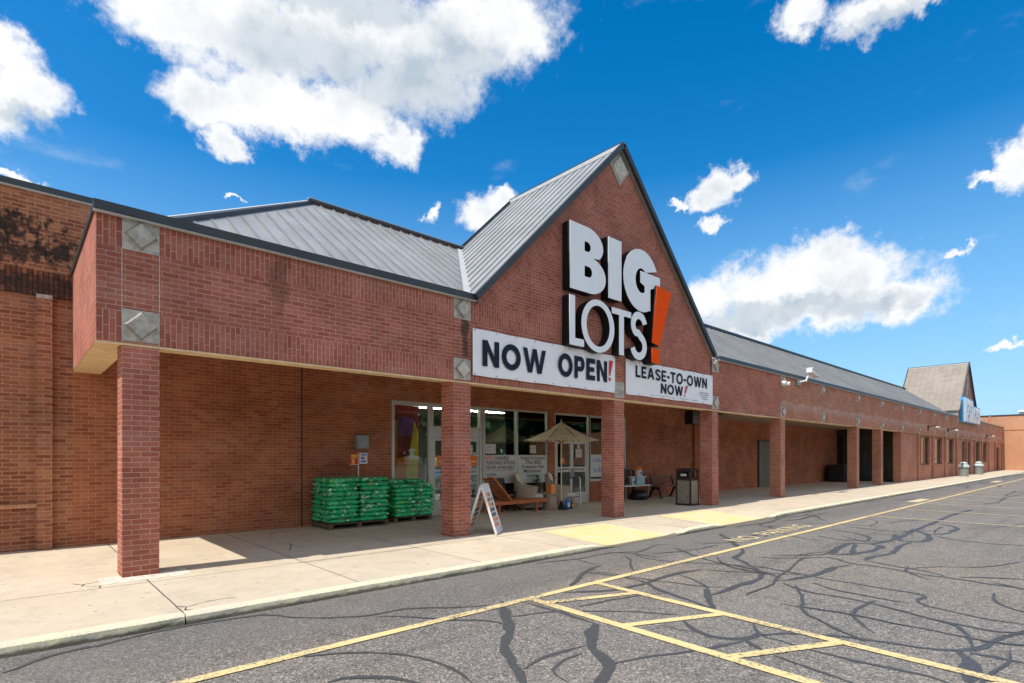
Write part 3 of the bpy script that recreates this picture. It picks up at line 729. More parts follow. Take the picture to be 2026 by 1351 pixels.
wall_y(m_, BW, 4.80, 21.5, ZS-.02, 3.9, [(7.04, 9.98, ZS-.01, 3.07), (9.98, 12.67, .47, 3.07), (12.97, 14.72, ZS-.01, 3.07), (14.72, 16.83, .80, 3.07)], 'brick_back')
m_.build('shop_wall', store)
m_ = MB(); m_.box(LX+.02, 21.7, 8.98, BW+.05, 3.72, 3.78, 'ceiling_board'); m_.build('arcade_ceiling', store)
MB().box(.82, 1.80, 8.30, 8.78, ZS-.01, ZS+.003, 'precast_pale').build('pillar_pad', store)
# -- front beam (fascia) with its brick bands
def band(m_, y, x0, x1, bands, mat, back=.41, left=True):
    for z0, z1, rot in bands: m_.face([(x0, y, z0), (x1, y, z0), (x1, y, z1), (x0, y, z1)], mat, rot=rot, uo=(x0, z0))
    z0, z1 = bands[0][0], bands[-1][1]
    if left: m_.face([(x0, y, z0), (x0, y, z1), (x0, y+back, z1), (x0, y+back, z0)], mat, uo=(0, z0))
    m_.face([(x1, y, z0), (x1, y+back, z0), (x1, y+back, z1), (x1, y, z1)], mat, uo=(0, z0))
    m_.face([(x0, y+back, z0), (x0, y+back, z1), (x1, y+back, z1), (x1, y+back, z0)], mat)
    m_.face([(x0, y, z1), (x1, y, z1), (x1, y+back, z1), (x0, y+back, z1)], mat)
SB = [(SOF, SOF+.406, True), (SOF+.406, TOP-.406, False), (TOP-.406, TOP, True)]
m_ = MB()
band(m_, FP, LX, 6.73, SB, 'brick_front', left=False)
m_.box(1.055, 1.062, FP-.002, FP+.01, SOF, TOP-.41, 'precast_pale'); m_.box(1.468, 1.475, FP-.002, FP+.01, SOF, TOP-.41, 'precast_pale')
fas = m_.build('front_beam', store)
# end return beam, lit by the sun
m_ = MB()
for z0, z1, rot in SB: m_.face([(LX, FP, z0), (LX, BW+.05, z0), (LX, BW+.05, z1), (LX, FP, z1)], 'brick_front', rot=rot, uo=(FP, z0))
m_.face([(LX+.4, FP+.41, SOF), (LX+.4, BW+.05, SOF), (LX+.4, BW+.05, TOP), (LX+.4, FP+.41, TOP)], 'brick_front')
m_.build('end_beam', store)
m_ = MB(); m_.box(LX-.025, LX+.06, FP+.0605, BW+.02, TOP+.04, TOP+.1145, 'coping_metal'); m_.box(LX+.0, LX+.06, FP+.0605, BW+.02, TOP+.0, TOP+.04, 'brick_front'); m_.box(LX+.06, 5.2, FP+.06, RIDGE_Y, TOP-.06, TOP-.01, 'coping_metal'); m_.build('end_coping', store)
m_ = MB()
m_.face([(LX+.003, FP+.005, SOF-.004), (21.7, FP+.005, SOF-.004), (21.7, FP+.41, SOF-.004), (LX+.003, FP+.41, SOF-.004)][::-1], 'soffit_paint')
m_.face([(LX+.003, FP+.41, SOF-.004), (LX+.4, FP+.41, SOF-.004), (LX+.4, BW, SOF-.004), (LX+.003, BW, SOF-.004)][::-1], 'soffit_paint')
m_.box(LX, 21.7, FP-.012, FP+.03, SOF-.03, SOF-.004, 'soffit_paint')
m_.build('beam_soffit', store)
# gable wall
GX0, GX1, GC, GZ = 6.73, 16.79, 11.56, 9.50
GL, GR = 6.80, 16.38
m_ = MB()
band(m_, FP-.004, GX0, GX1, SB, 'brick_front')
s_ = (GZ-TOP)/(GC-GL); bwid = .42
import mathutils
def rake_uv(pts, ang):
    ca, sa = math.cos(ang), math.sin(ang)
    return [(p_[0]*ca+p_[2]*sa, -p_[0]*sa+p_[2]*ca) for p_ in pts]
off = bwid*math.sqrt(1+s_*s_)      # vertical drop of the rake band
for sg in (-1, 1):
    fx = GL if sg < 0 else GR
    sl = (GZ-TOP)/abs(GC-fx)
    fi = fx-sg*off/sl
    pts = [(fx, FP-.004, TOP), (fi, FP-.004, TOP), (GC, FP-.004, GZ-off), (GC, FP-.004, GZ)]
    if sg > 0: pts = pts[::-1]
    uv = rake_uv(pts, math.atan(sl)*(-sg)); o0 = uv[0] if sg < 0 else uv[-1]
    uv = [(b_-o0[1], a-o0[0]) for a, b_ in uv]
    m_.face(pts, 'brick_front', uv=uv)
fi0, fi1 = GL+off/s_, GR-off/((GZ-TOP)/(GR-GC))
m_.face([(fi0, FP-.004, TOP), (fi1, FP-.004, TOP), (GC, FP-.004, GZ-off)], 'brick_front')
m_.build('gable_wall', store)
m_ = MB(); r = .30   # apex stone
m_.face([(GC-.42, FP-.02, GZ-.44), (GC, FP-.02, GZ-.9), (GC+.42, FP-.02, GZ-.44), (GC, FP-.02, GZ-.04)], 'precast')
m_.face([(GC-.3, FP-.05, GZ-.46), (GC, FP-.05, GZ-.78), (GC+.3, FP-.05, GZ-.46), (GC, FP-.05, GZ-.17)], 'precast_pale')
for a, b_, c_, d_ in (((-.3, -.46), (0, -.78), (-.36, -.46), (0, -.84)), ((0, -.78), (.3, -.46), (0, -.84), (.36, -.46)), ((.3, -.46), (0, -.17), (.36, -.46), (0, -.11)), ((0, -.17), (-.3, -.46), (0, -.11), (-.36, -.46))):
    m_.face([(GC+a[0], FP-.05, GZ+a[1]), (GC+c_[0], FP-.02, GZ+c_[1]), (GC+d_[0], FP-.02, GZ+d_[1]), (GC+b_[0], FP-.05, GZ+b_[1])], 'precast')
m_.build('apex_stone', store)
m_ = MB(); band(m_, FP, 16.79, 21.66, [(SOF, TOP-.203, False), (TOP-.203, TOP, True)], 'brick_front'); m_.build('front_beam', store)
for x, up, dia in ((1.06, True, True), (6.32, True, True), (11.36, False, False), (16.385, True, True)):
    column(x, store, diamond=dia)
    if up:
        m_ = MB(); capblock(m_, x, TOP-.41, .41); m_.build('capital_block', fas)
coping(LX-.03, GL+.02, store); coping(GR+.35, 21.9, store)
# main roof, first part: hip to the gable
def ridge_part(m_, x0, x1, mat='roof_metal', front=True): pass
HX = 1.40
m_ = MB()
ez = slope_z(8.68)
m_.face([(HX, 8.68, ez), (21.7, 8.68, ez), (21.7, RIDGE_Y, RIDGE_Z), (5.17, RIDGE_Y, RIDGE_Z)], 'roof_metal')
m_.face([(5.17, RIDGE_Y, RIDGE_Z), (21.7, RIDGE_Y, RIDGE_Z), (21.7, 16.7, ez), (HX, 16.7, ez)], 'roof_metal')
m_.face([(HX, 8.68, ez), (5.17, RIDGE_Y, RIDGE_Z), (HX, 16.7, ez)], 'roof_metal')
roof = m_.build('hip_roof', store)
m_ = MB(); L = []
x = 1.7
while x < 21.6:
    ye = min(RIDGE_Y, 8.57+(x-HX)) if x < 5.17 else RIDGE_Y
    y0_ = 8.68
    if 6.8 < x < 9.7: y0_ = 8.6+(x-6.9)*1.38
    if 9.7 <= x < 13.6: x += .305; continue
    if y0_ < ye-.1: L.append(((x, y0_, slope_z(y0_)), (x, ye, slope_z(ye))))
    x += .305
seams(m_, L); m_.build('roof_seams', roof)
m_ = MB()
m_.bar((HX, 8.68, ez+.02), (5.17, RIDGE_Y, RIDGE_Z+.02), .10, .06, 'coping_metal'); m_.bar((HX-.05, 8.68, ez+.05), (5.12, RIDGE_Y+.08, RIDGE_Z+.06), .12, .04, 'flashing')
m_.bar((5.1, RIDGE_Y, RIDGE_Z+.05), (21.7, RIDGE_Y, RIDGE_Z+.05), .16, .06, 'coping_metal'); m_.bar((5.1, RIDGE_Y, RIDGE_Z+.095), (21.7, RIDGE_Y, RIDGE_Z+.095), .12, .02, 'flashing')
# valley flashing between hip roof and gable roof
v0, v1 = Vector((6.78, 8.62, 4.80)), Vector((9.60, RIDGE_Y, RIDGE_Z+.03)); dv = Vector((.17, 0, .17)); dh = Vector((-.20, 0, 0))
m_.face([v0+dh+Vector((0, 0, .01)), v0+Vector((0, 0, .015)), v1+Vector((0, 0, .015)), v1+dh+Vector((0, 0, .01))], 'flashing'); m_.face([v0+Vector((0, 0, .02)), v0+dv+Vector((0, 0, .02)), v1+dv+Vector((0, 0, .02)), v1+Vector((0, 0, .02))], 'flashing')
m_.build('ridge_flashing', roof)
gable_roof(store, GC, GC-GL, TOP+.09, GZ+.09, FP-.10, RIDGE_Y+.05, 'roof_metal', 'roof_seam')
m_ = MB(); m_.face([(GL+.2, RIDGE_Y, TOP), (GR-.2, RIDGE_Y, TOP), (GC, RIDGE_Y, GZ)], 'brick_back'); m_.build('rear_gable_wall', store)

# -- glazed entrance: frames with panes
def bars(m_, y, x0, x1, z0, z1, t_=.07, d=.08, mat='frame_alu', bot=True):
    m_.box(x0, x0+t_, y, y+d, z0, z1, mat); m_.box(x1-t_, x1, y, y+d, z0, z1, mat); m_.box(x0+t_, x1-t_, y, y+d, z1-t_, z1, mat)
    if bot: m_.box(x0+t_, x1-t_, y, y+d, z0, z0+t_, mat)
def window(parent, x0, x1, z0, z1, y=BW+.03, t_=.07, mat='frame_alu', name='window'):
    m_ = MB(); bars(m_, y, x0, x1, z0, z1, t_, mat=mat); o = m_.build(name, parent)
    g = MB(); g.box(x0+t_, x1-t_, y+.03, y+.042, z0+t_, z1-t_, 'glass'); g.build('pane', o)
    return o
def door(parent, x0, x1, z1=2.17, y=BW+.045, side=1, kick=.36):
    m_ = MB(); s_ = .075
    m_.box(x0, x0+s_, y, y+.05, ZS+.015, z1, 'frame_alu'); m_.box(x1-s_, x1, y, y+.05, ZS+.015, z1, 'frame_alu')
    for a, b_ in ((ZS+.015, ZS+kick), (1.14, 1.19), (1.26, 1.31), (z1-.09, z1)): m_.box(x0+s_, x1-s_, y, y+.05, a, b_, 'frame_alu')
    o = m_.build('door', parent)
    g = MB(); g.box(x0+s_, x1-s_, y+.02, y+.03, ZS+kick, 1.14, 'glass'); g.box(x0+s_, x1-s_, y+.02, y+.03, 1.31, z1-.09, 'glass'); g.build('pane', o)
    hx = x1-s_/2 if side > 0 else x0+s_/2
    h = MB(); h.bar((hx, y-.05, .95), (hx, y-.05, 1.25), .025, .025, 'steel_grey', up=(0, 1, 0)); h.bar((hx, y-.05, .96), (hx, y+.01, .96), .02, .02, 'steel_grey'); h.bar((hx, y-.05, 1.24), (hx, y+.01, 1.24), .02, .02, 'steel_grey'); h.build('door_handle', o)
    return o
window(store, 7.04, 8.24, ZS, 3.07, t_=.10)
window(store, 8.24, 9.98, 2.40, 3.07, t_=.07, name='transom_window')
m_ = MB(); m_.box(8.24, 9.98, BW+.02, BW+.12, 2.18, 2.40, 'frame_alu'); m_.box(9.88, 10.06, BW+.015, BW+.12, ZS, 3.07, 'frame_alu'); m_.box(8.17, 8.30, BW+.015, BW+.12, ZS, 2.40, 'frame_alu'); m_.build('door_frame', store)
m_ = MB(); m_.box(12.97, 14.72, BW+.02, BW+.12, 2.18, 2.30, 'frame_alu'); m_.build('door_frame', store)
door(store, 8.30, 9.09, side=1); door(store, 9.09, 9.88, side=-1)
window(store, 10.04, 11.33, .47, 3.07, t_=.05); window(store, 11.33, 12.67, .47, 3.07, t_=.05)
window(store, 12.97, 14.72, 2.30, 3.07, t_=.06, name='transom_window')
m_ = MB(); m_.box(12.97, 13.07, BW+.03, BW+.11, ZS, 2.18, 'frame_alu'); m_.box(14.62, 14.74, BW+.028, BW+.11, ZS, 2.18, 'frame_alu'); m_.build('door_frame', store)
door(store, 13.07, 13.84, side=1); door(store, 13.84, 14.62, side=-1)
window(store, 14.72, 16.83, .80, 3.07, t_=.07)
# interior seen through the glass
m_ = MB()
m_.box(6.6, 21., BW+.2, 27., ZS-.01, 3.6, 'interior_wall', skip='bt'+'f')
m_.face([(6.6, BW+.14, ZS+.005), (21, BW+.14, ZS+.005), (21, 27, ZS+.005), (6.6, 27, ZS+.005)], 'interior_floor'); m_.face([(6.6, BW+.14, 3.6), (21, BW+.14, 3.6), (21, 27, 3.6), (6.6, 27, 3.6)], 'interior_ceiling')
m_.build('sales_floor', store)
for sx_, sl in ((8.6, 'near the left doors'), (11.2, 'behind the wide window'), (13.6, 'behind the right doors'), (16., 'behind the last window')):
    for k in range(2):
        y = 14.+2.6*k
        m_ = MB(); m_.box(sx_-1.15, sx_+1.15, y, y+.22, 3.42, 3.47, 'white_paint'); m_.box(sx_-1.13, sx_+1.13, y+.04, y+.18, 3.385, 3.419, 'lamp_tube')
        m_.build('ceiling_lamp', label='%s lit strip lamp on the shop ceiling %s' % (('nearer', 'farther')[k], sl), cat='lamp', group='strip lamps inside the shop')
for k, (x0, x1, y, h, lb) in enumerate(((10.2, 11.7, 15., 1.5, 'shop shelf with mixed goods behind the left half of the wide window'), (12.0, 13.3, 16.5, 1.7, 'taller shop shelf with mixed goods deep inside the shop'), (14.6, 16.8, 15.2, 1.4, 'shop shelf with mixed goods behind the rightmost shop window'))):
    t_ = thing('display_shelf', lb, 'shelf', ((x0+x1)/2, y, ZS), 'shelves inside the shop')
    m_ = MB(); m_.box(x0, x0+.04, y, y+.5, ZS, ZS+h, 'steel_grey'); m_.box(x1-.04, x1, y, y+.5, ZS, ZS+h, 'steel_grey')
    for q in range(4): m_.box(x0+.04, x1-.04, y, y+.5, ZS+.1+q*h/4, ZS+.13+q*h/4, 'steel_grey')
    m_.build('shelf_frame', t_)
    m_ = MB(); x = x0+.08
    while x < x1-.3:
        for q in range(4):
            hh = random.uniform(.12, h/4-.06); m_.box(x, x+.2, y+.05, y+.4, ZS+.131+q*h/4, ZS+.131+q*h/4+hh, random.choice(['shelf_goods', 'paper', 'crimson_ink', 'blue_paint', 'bench_wood', 'teal_bin']))
        x += .24
    m_.build('shelf_goods', t_)
# colourful inflated-looking display standing inside the left pane
t_ = thing('window_display', 'red, orange and yellow banner display standing behind the leftmost glass pane', 'display', (7.6, 12.6, ZS))
m_ = MB(); m_.box(7.17, 8.12, 12.62, 12.66, .75, 3.0, 'crimson_ink'); m_.build('display_panel', t_)
m_ = MB(); m_.box(7.17, 7.42, 12.58, 12.617, .8, 2.6, 'orange_ink')
m_.face([(7.62, 12.60, .8), (8.05, 12.60, .8), (8.08, 12.60, 2.3), (7.95, 12.60, 2.6)], 'yellow_ink'); m_.face([(7.42, 12.605, 2.2), (7.95, 12.605, 2.2), (7.95, 12.605, 2.65), (7.45, 12.605, 2.75)], 'purple_ink'); m_.face([(7.42, 12.607, .8), (7.62, 12.607, .8), (7.80, 12.607, 1.7), (7.42, 12.607, 1.6)], 'orange_ink'); m_.build('display_print', t_)
m_ = MB(); m_.box(7.12, 8.16, 12.5, 12.8, .1, .75, 'dark_brown'); m_.build('display_base', t_)

# ================================================================== neighbour on the left
nb = thing('neighbour_building', 'plain brown brick building at the left edge, black stained below its coping', 'building', (-3, BW, ZS))
WT = 6.08
m_ = MB()
m_.face([(-25, BW+.0, ZS-.02), (.32, BW, ZS-.02), (.32, BW, 4.36), (-25, BW, 4.36)], 'brick_left')
m_.face([(.32, BW-.0, ZS-.02), (LX, BW, ZS-.02), (LX, BW, 4.36), (.32, BW, 4.36)], 'brick_left')
m_.face([(-25, BW-.06, 4.766), (1.25, BW-.06, 4.766), (1.25, BW-.06, WT), (-25, BW-.06, WT)], 'brick_left')
m_.face([(-25, BW-.06, WT), (1.25, BW-.06, WT), (1.25, 30, WT), (-25, 30, WT)], 'coping_metal')
m_.face([(1.25, BW-.06, 4.6), (1.25, 30, 4.6), (1.25, 30, WT), (1.25, BW-.06, WT)], 'brick_left')
m_.face([(-25, BW-.06, 2), (-25, 30, 2), (-25, 30, WT), (-25, BW-.06, WT)], 'brick_left')
m_.build('front_wall', nb)
m_ = MB(); x = -8.
m_.box(-25, 1.25, BW-.075, BW+.05, 4.36, 4.766, 'brick_left_soldier', skip='k', rot=True, uo=(0, 4.36)); m_.build('soldier_course', nb)
m_ = MB()
for x in (-8.7, -4.2, .32): q = MB().box(x, x+.20, BW-.12, BW+.02, ZS-.02, 4.36, 'brick_left').build('pilaster', nb)
MB().box(.315, .525, BW-.125, BW-.02, 4.30, 4.37, 'precast').build('pilaster_cap', q)
m_ = MB(); m_.box(-4., .32, BW-.07, BW+.02, .81, .87, 'brick_far'); m_.build('sill_course', nb)
m_ = MB(); m_.box(-25, 1.26, BW-.14, BW+.1, WT, WT+.10, 'coping_metal'); m_.box(-25, 1.26, BW-.13, BW-.05, WT-.02, WT-.002, 'flashing'); m_.build('roof_coping', nb)

# ================================================================== long wing to the right
wing = thing('arcade_wing', 'long low brick shopping wing with brown arcade pillars and a distant small gable', 'building', (40., FP, ZS))
WE = 81.9
m_ = MB(); band(m_, FP, 21.66, WE, [(SOF, TOP, False)], 'brick_wing'); wf = m_.build('front_beam', wing)
m_ = MB(); m_.face([(21.7, FP+.005, SOF-.004), (39.4, FP+.005, SOF-.004), (39.4, FP+.41, SOF-.004), (21.7, FP+.41, SOF-.004)][::-1], 'soffit_paint'); m_.box(21.7, WE, FP-.008, FP+.03, SOF-.02, SOF-.004, 'soffit_paint'); m_.build('beam_soffit', wing)
m_ = MB(); wall_y(m_, BW, 21.5, 39.6, ZS-.02, 3.9, [], 'brick_back'); m_.box(21.5, 22.0, BW-.12, BW+.05, ZS, 3.4, 'brick_back'); m_.build('shop_wall', wing)
m_ = MB(); m_.box(21.72, 39.4, FP+.42, BW+.05, 3.34, 3.40, 'ceiling_board'); m_.build('arcade_ceiling', wing)
coping(21.9, WE, wing)
cols = [21.66, 30.71, 34.83, 39.0, 43.29, 47.47, 51.56, 55.89, 60.3, 64.2, 68.1, 72.2, 76.6, 81.5]
for i, x in enumerate(cols):
    c_ = column(x, wing, 'brick_wing', w_=.40, dep=.41)
for x in [25.87]+cols:
    m_ = MB(); capblock(m_, x, TOP-.41, .40, w_=.40, dmat='precast_pale'); m_.build('capital_block', wf)
m_ = MB(); capblock(m_, 25.87, SOF+.03, .40, w_=.40, dmat='precast_pale'); m_.build('capital_block', wf)
# infill walls beyond the arcade, with windows between the pilasters
m_ = MB(); holes = []
wins = [(44.0, 46.9), (48.2, 51.0), (52.4, 55.2), (65.0, 67.6), (69.0, 71.7)]
for a, b_ in wins: holes.append((a, b_, 1.07, 3.0))
holes += [(58.6, 62.6, ZS-.01, 2.9), (77.8, 80.2, ZS-.01, 2.6)]
wall_y(m_, FP+.10, 39.4, 81.5, ZS-.02, SOF+.02, holes, 'brick_wing', depth=.2)
m_.build('infill_wall', wing)
for a, b_ in wins:
    m_ = MB(); n = 3
    bars(m_, FP+.22, a, b_, 1.07, 3.0, .09, .06, 'dark_frame')
    for k in range(1, n): x = a+(b_-a)*k/n; m_.box(x-.04, x+.04, FP+.22, FP+.28, 1.16, 2.91, 'dark_frame')
    o = m_.build('window', wing); g = MB(); g.box(a+.09, b_-.09, FP+.24, FP+.25, 1.16, 2.91, 'glass'); g.build('pane', o)
m_ = MB(); m_.box(39.6, 81.4, FP+1.2, FP+1.3, ZS, 3.2, 'interior_wall'); m_.build('window_backing', wing)
for a, b_, zt in ((58.6, 62.6, 2.9), (77.8, 80.2, 2.6)):
    m_ = MB(); bars(m_, FP+.22, a, b_, ZS, zt, .08, .06, 'dark_frame'); m_.box((a+b_)/2-.05, (a+b_)/2+.05, FP+.22, FP+.28, ZS, zt-.08, 'dark_frame'); m_.box(a+.08, b_-.08, FP+.221, FP+.419, 2.15, 2.25, 'dark_frame')
    o = m_.build('entrance_door', wing); g = MB(); g.box(a+.08, b_-.08, FP+.24, FP+.25, ZS+.05, zt-.08, 'glass'); g.build('pane', o)
# end wall of the arcade: dark glazed shopfront facing back along the walk
m_ = MB(); m_.box(39.42, 39.55, FP+.43, BW, 2.95, 3.34, 'dark_brown'); m_.box(39.42, 39.55, FP+.43, BW, ZS, .35, 'dark_brown')
for y in (9.05, 9.9, 10.75, 11.6, 12.1): m_.box(39.42, 39.52, y, y+.08, .35, 2.95, 'dark_frame')
m_.box(39.43, 39.51, FP+.43, BW, 2.1, 2.22, 'dark_frame')
o = m_.build('end_shopfront', wing); g = MB(); g.box(39.47, 39.48, FP+.43, BW, .35, 2.95, 'glass'); g.build('pane', o)
m_ = MB(); m_.box(40.6, 40.7, FP+.4, BW, ZS, 3.3, 'interior_wall'); m_.box(39.55, 40.6, FP+1.1, FP+1.2, ZS, 3.3, 'interior_wall'); m_.build('end_backing', wing)
# service door in the back wall
m_ = MB(); m_.box(27.9, 29.2, BW-.05, BW+.02, ZS, 2.40, 'door_grey'); o = m_.build('service_door', wing)
m_ = MB(); m_.box(27.82, 27.9, BW-.07, BW+.02, ZS, 2.48, 'dark_brown'); m_.box(29.2, 29.28, BW-.07, BW+.02, ZS, 2.48, 'dark_brown'); m_.box(27.9, 29.2, BW-.07, BW+.02, 2.40, 2.48, 'dark_brown'); m_.box(28.54, 28.56, BW-.055, BW-.045, ZS, 2.40, 'dark_brown'); m_.build('door_frame', o)
# wing roof
m_ = MB()
HE = 76.
m_.face([(21.7, 8.68, ez), (HE, 8.68, ez), (HE-4.03, RIDGE_Y, RIDGE_Z), (21.7, RIDGE_Y, RIDGE_Z)], 'roof_metal_dark')
m_.face([(21.7, RIDGE_Y, RIDGE_Z), (HE-4.03, RIDGE_Y, RIDGE_Z), (HE, 16.7, ez), (21.7, 16.7, ez)], 'roof_metal_dark'); m_.face([(HE, 8.68, ez), (HE, 16.7, ez), (HE-4.03, RIDGE_Y, RIDGE_Z)], 'roof_metal_dark')
m_.face([(HE, 8.7, 4.72), (WE, 8.7, 4.72), (WE, 20, 4.72), (HE, 20, 4.72)], 'coping_metal')
wr = m_.build('wing_roof', wing)
m_ = MB(); L = []; x = 21.85
while x < HE-.3:
    ye = min(RIDGE_Y, 8.57+(HE-x))
    if not 57. < x < 63.4: L.append(((x, 8.68, slope_z(8.68)), (x, ye, slope_z(ye))))
    x += .41
seams(m_, L, h=.03); m_.build('roof_seams', wr)
m_ = MB(); m_.bar((21.7, RIDGE_Y, RIDGE_Z+.05), (HE-4.03, RIDGE_Y, RIDGE_Z+.05), .18, .1, 'coping_metal'); m_.build('ridge_flashing', wr)
# second gable
G2, H2 = 60.2, 3.9
m_ = MB()
y = FP-.01
m_.face([(G2-H2, y, TOP-.05), (G2+H2, y, TOP-.05), (G2+H2, y, 5.45), (G2, y, 9.5), (G2-H2, y, 5.45)], 'brick_wing')
for sg in (-1, 1): m_.face([(G2+sg*H2, y, TOP-.05), (G2+sg*H2, y, 5.5), (G2+sg*H2, RIDGE_Y, 5.5), (G2+sg*H2, RIDGE_Y, TOP-.05)], 'roof_metal')
m_.face([(G2-H2, RIDGE_Y, 5.4), (G2+H2, RIDGE_Y, 5.4), (G2, RIDGE_Y, 9.5)], 'roof_tan')
m_.build('gable_wall', wing)
m_ = MB(); m_.face([(G2-1.0, y-.02, 6.2), (G2+1.0, y-.02, 6.2), (G2+.7, y-.02, 7.1), (G2, y-.02, 7.8), (G2-.7, y-.02, 7.1)], 'dark_frame')
m_.bar((G2-1.0, y-.05, 6.3), (G2-.2, y-.05, 7.9), .12, .12, 'precast_pale', up=(0, 1, 0)); m_.box(G2-.12, G2+.12, y-.06, y-.01, 7.4, 8.5, 'precast_pale'); m_.build('gable_window', wing)
m_ = MB(); m_.face([(G2-.45, y-.03, 8.95), (G2, y-.03, 8.5), (G2+.45, y-.03, 8.95), (G2, y-.03, 9.42)], 'precast_pale'); m_.build('apex_stone', wing)
gable_roof(wing, G2, H2, 5.5, 9.58, FP-.12, RIDGE_Y+.1, 'roof_tan', 'roof_tan', step=.42, ov=.12)
# bodies behind, so that nothing is hollow from the side
m_ = MB(); m_.box(21.5, WE, 16.5, 30, 0, 4.5, 'brick_back'); m_.build('rear_block', wing)
m_ = MB(); m_.box(1.3, 21.4, 16.6, 30, 3.65, 4.5, 'brick_back'); m_.build('rear_block', store)

# ================================================================== far building closing the view
fb = thing('far_building', 'orange sunlit brick building closing the far right end of the walk', 'building', (84, -10, ZS))
m_ = MB(); FX = 82.0
m_.face([(FX, 40, ZS-.02), (FX, -60, ZS-.02), (FX, -60, 6.15), (FX, 40, 6.15)], 'brick_far')
m_.face([(FX, -60, 0), (FX+30, -60, 0), (FX+30, -60, 6.15), (FX, -60, 6.15)], 'brick_far'); m_.face([(FX, -60, 6.15), (FX+30, -60, 6.15), (FX+30, 40, 6.15), (FX, 40, 6.15)], 'coping_metal')
m_.build('side_wall', fb)
m_ = MB(); m_.box(FX-.06, FX+.1, -60, 40, 6.15, 6.27, 'coping_metal'); m_.build('roof_coping', fb)
m_ = MB(); m_.box(FX-.06, FX+.05, -60, 40, 4.55, 4.75, 'brick_far', rot=True)
for yy in (12.6, 9.6, -4): m_.box(FX-.08, FX+.05, yy, yy+.25, ZS, 6.15, 'brick_wing')
m_.build('band_course', fb)
t_ = thing('roof_vent', 'small white vent on the flat roof of the far orange building', 'vent', (86, 8.0, 6.15)); MB().cyl((86, 7.4, 6.15), (86, 7.4, 6.75), .22, .22, 'white_paint').build('vent_pipe', t_); MB().cyl((86, 7.4, 6.75), (86, 7.4, 6.95), .38, .2, 'white_paint').build('vent_cap', t_)
# ================================================================== signs
YF = FP-.24
sign = thing('store_sign', 'big white raised letters reading BIG LOTS with an orange exclamation mark on the gable', 'sign', (11.4, FP-.01, 4.2))
D_ = .22
B_out = [(9.40, 5.50), (10.10, 5.50)]+arc(10.10, 5.93, .60, .43, -90, 78, 18)+arc(10.00, 6.64, .60, .40, -40, 90, 16)[0:]+[(9.40, 7.04)]
B_h1 = [(9.91, 6.46), (10.02, 6.46)]+arc(10.02, 6.575, .115, .115, -90, 90, 10)+[(9.91, 6.69)]
B_h2 = [(9.91, 5.87), (10.06, 5.87)]+arc(10.06, 5.995, .125, .125, -90, 90, 10)+[(9.91, 6.12)]
letter('letter', [B_out, B_h1, B_h2], YF, D_, sign, 'white_face')
letter('letter', [[(10.80, 5.54), (11.33, 5.54), (11.33, 7.04), (10.80, 7.04)]], YF, D_, sign, 'white_face')
gx, gz = 12.20, 6.25
G_ = arc(gx, gz, .79, .81, 28, 296, 40)+[(12.60, 5.52), (12.60, 6.10), (13.06, 6.26), (13.06, 6.50), (12.14, 6.50), (12.14, 6.20), (12.34, 6.14), (12.34, 5.97)]+arc(gx+.0, gz, .27, .32, -62, -310, 26)
letter('letter', [G_], YF, D_, sign, 'white_face')
letter('letter', [[(9.385, 4.21), (9.89, 4.21), (9.89, 4.38), (9.575, 4.38), (9.575, 5.35), (9.385, 5.35)]], YF, D_, sign, 'white_face')
letter('letter', [arc(10.42, 4.78, .62, .63, 0, 359, 48)[:-1], arc(10.42, 4.78, .44, .49, 0, 359, 40)[:-1]], YF, D_, sign, 'white_face')
letter('letter', [[(11.235, 4.20), (11.43, 4.20), (11.43, 5.19), (11.74, 5.19), (11.74, 5.34), (10.94, 5.34), (10.94, 5.19), (11.235, 5.19)]], YF, D_, sign, 'white_face')
S_ = arc(12.09, 5.07, .26, .255, 12, 235, 22)+[(12.06, 4.86), (12.16, 4.78)]+arc(12.07, 4.525, .27, .265, 50, -165, 22)
letter('letter', [thicken(S_, .19)], YF, D_, sign, 'white_face')
letter('exclamation_mark', [[(12.545, 4.68), (12.915, 4.62), (13.50, 6.15), (12.80, 6.24)]], YF-.08, D_+.08, sign, 'orange_face')
letter('exclamation_dot', [[(12.545, 4.14), (12.90, 4.13), (12.91, 4.52), (12.55, 4.54)]], YF-.08, D_+.08, sign, 'orange_face')

def banner(name, x0, x1, z0, z1, y, label, seed, amp):
    t_ = thing(name, label, 'banner', ((x0+x1)/2, y, z0)); rnd = random.Random(seed)
    nx, nz = 90, 22; m_ = MB(); P = []
    ph = [rnd.uniform(0, 6) for _ in range(8)]
    fold = [(rnd.uniform(x0, x1), rnd.uniform(-1.2, 1.2), rnd.uniform(.5, 1.)) for _ in range(9)]
    for j in range(nz+1):
        row = []
        for i in range(nx+1):
            u, v = i/nx, j/nz; x = x0+(x1-x0)*u; z = z0+(z1-z0)*v
            e = min(1, 6*min(v, 1-v)+.15, 9*min(u, 1-u)+.3)
            dy = 0
            for fx, sl_, k_ in fold: dd_ = (x-fx-sl_*(z-z0)+.3*math.sin(3*z+fx)); dy += k_*math.exp(-(dd_/.045)**2)
            dy = amp*e*(dy+.4*math.sin(x*2.3+ph[0]+z*2)+.35*math.sin(x*5+ph[1]-z*5))
            zz = z+(.005*math.sin(x*6+ph[2])*(1 if v > .5 else -1) if j in (0, nz) else 0)
            row.append((x, y-dy, zz))
        P.append(row)
    for j in range(nz):
        for i in range(nx): m_.face([P[j][i], P[j][i+1], P[j+1][i+1], P[j+1][i]], 'white_vinyl')
    m_.build('banner_cloth', t_, smooth=True)
    n = int((x1-x0)/.55)
    for k in range(n+1):
        for z in (z0+.03, z1-.03): xx = x0+.05+(x1-x0-.1)*k/n; MB().cyl((xx, y-.004, z), (xx, y-.012, z), .014, .014, 'steel_grey', 8).build('grommet', t_)
    return t_
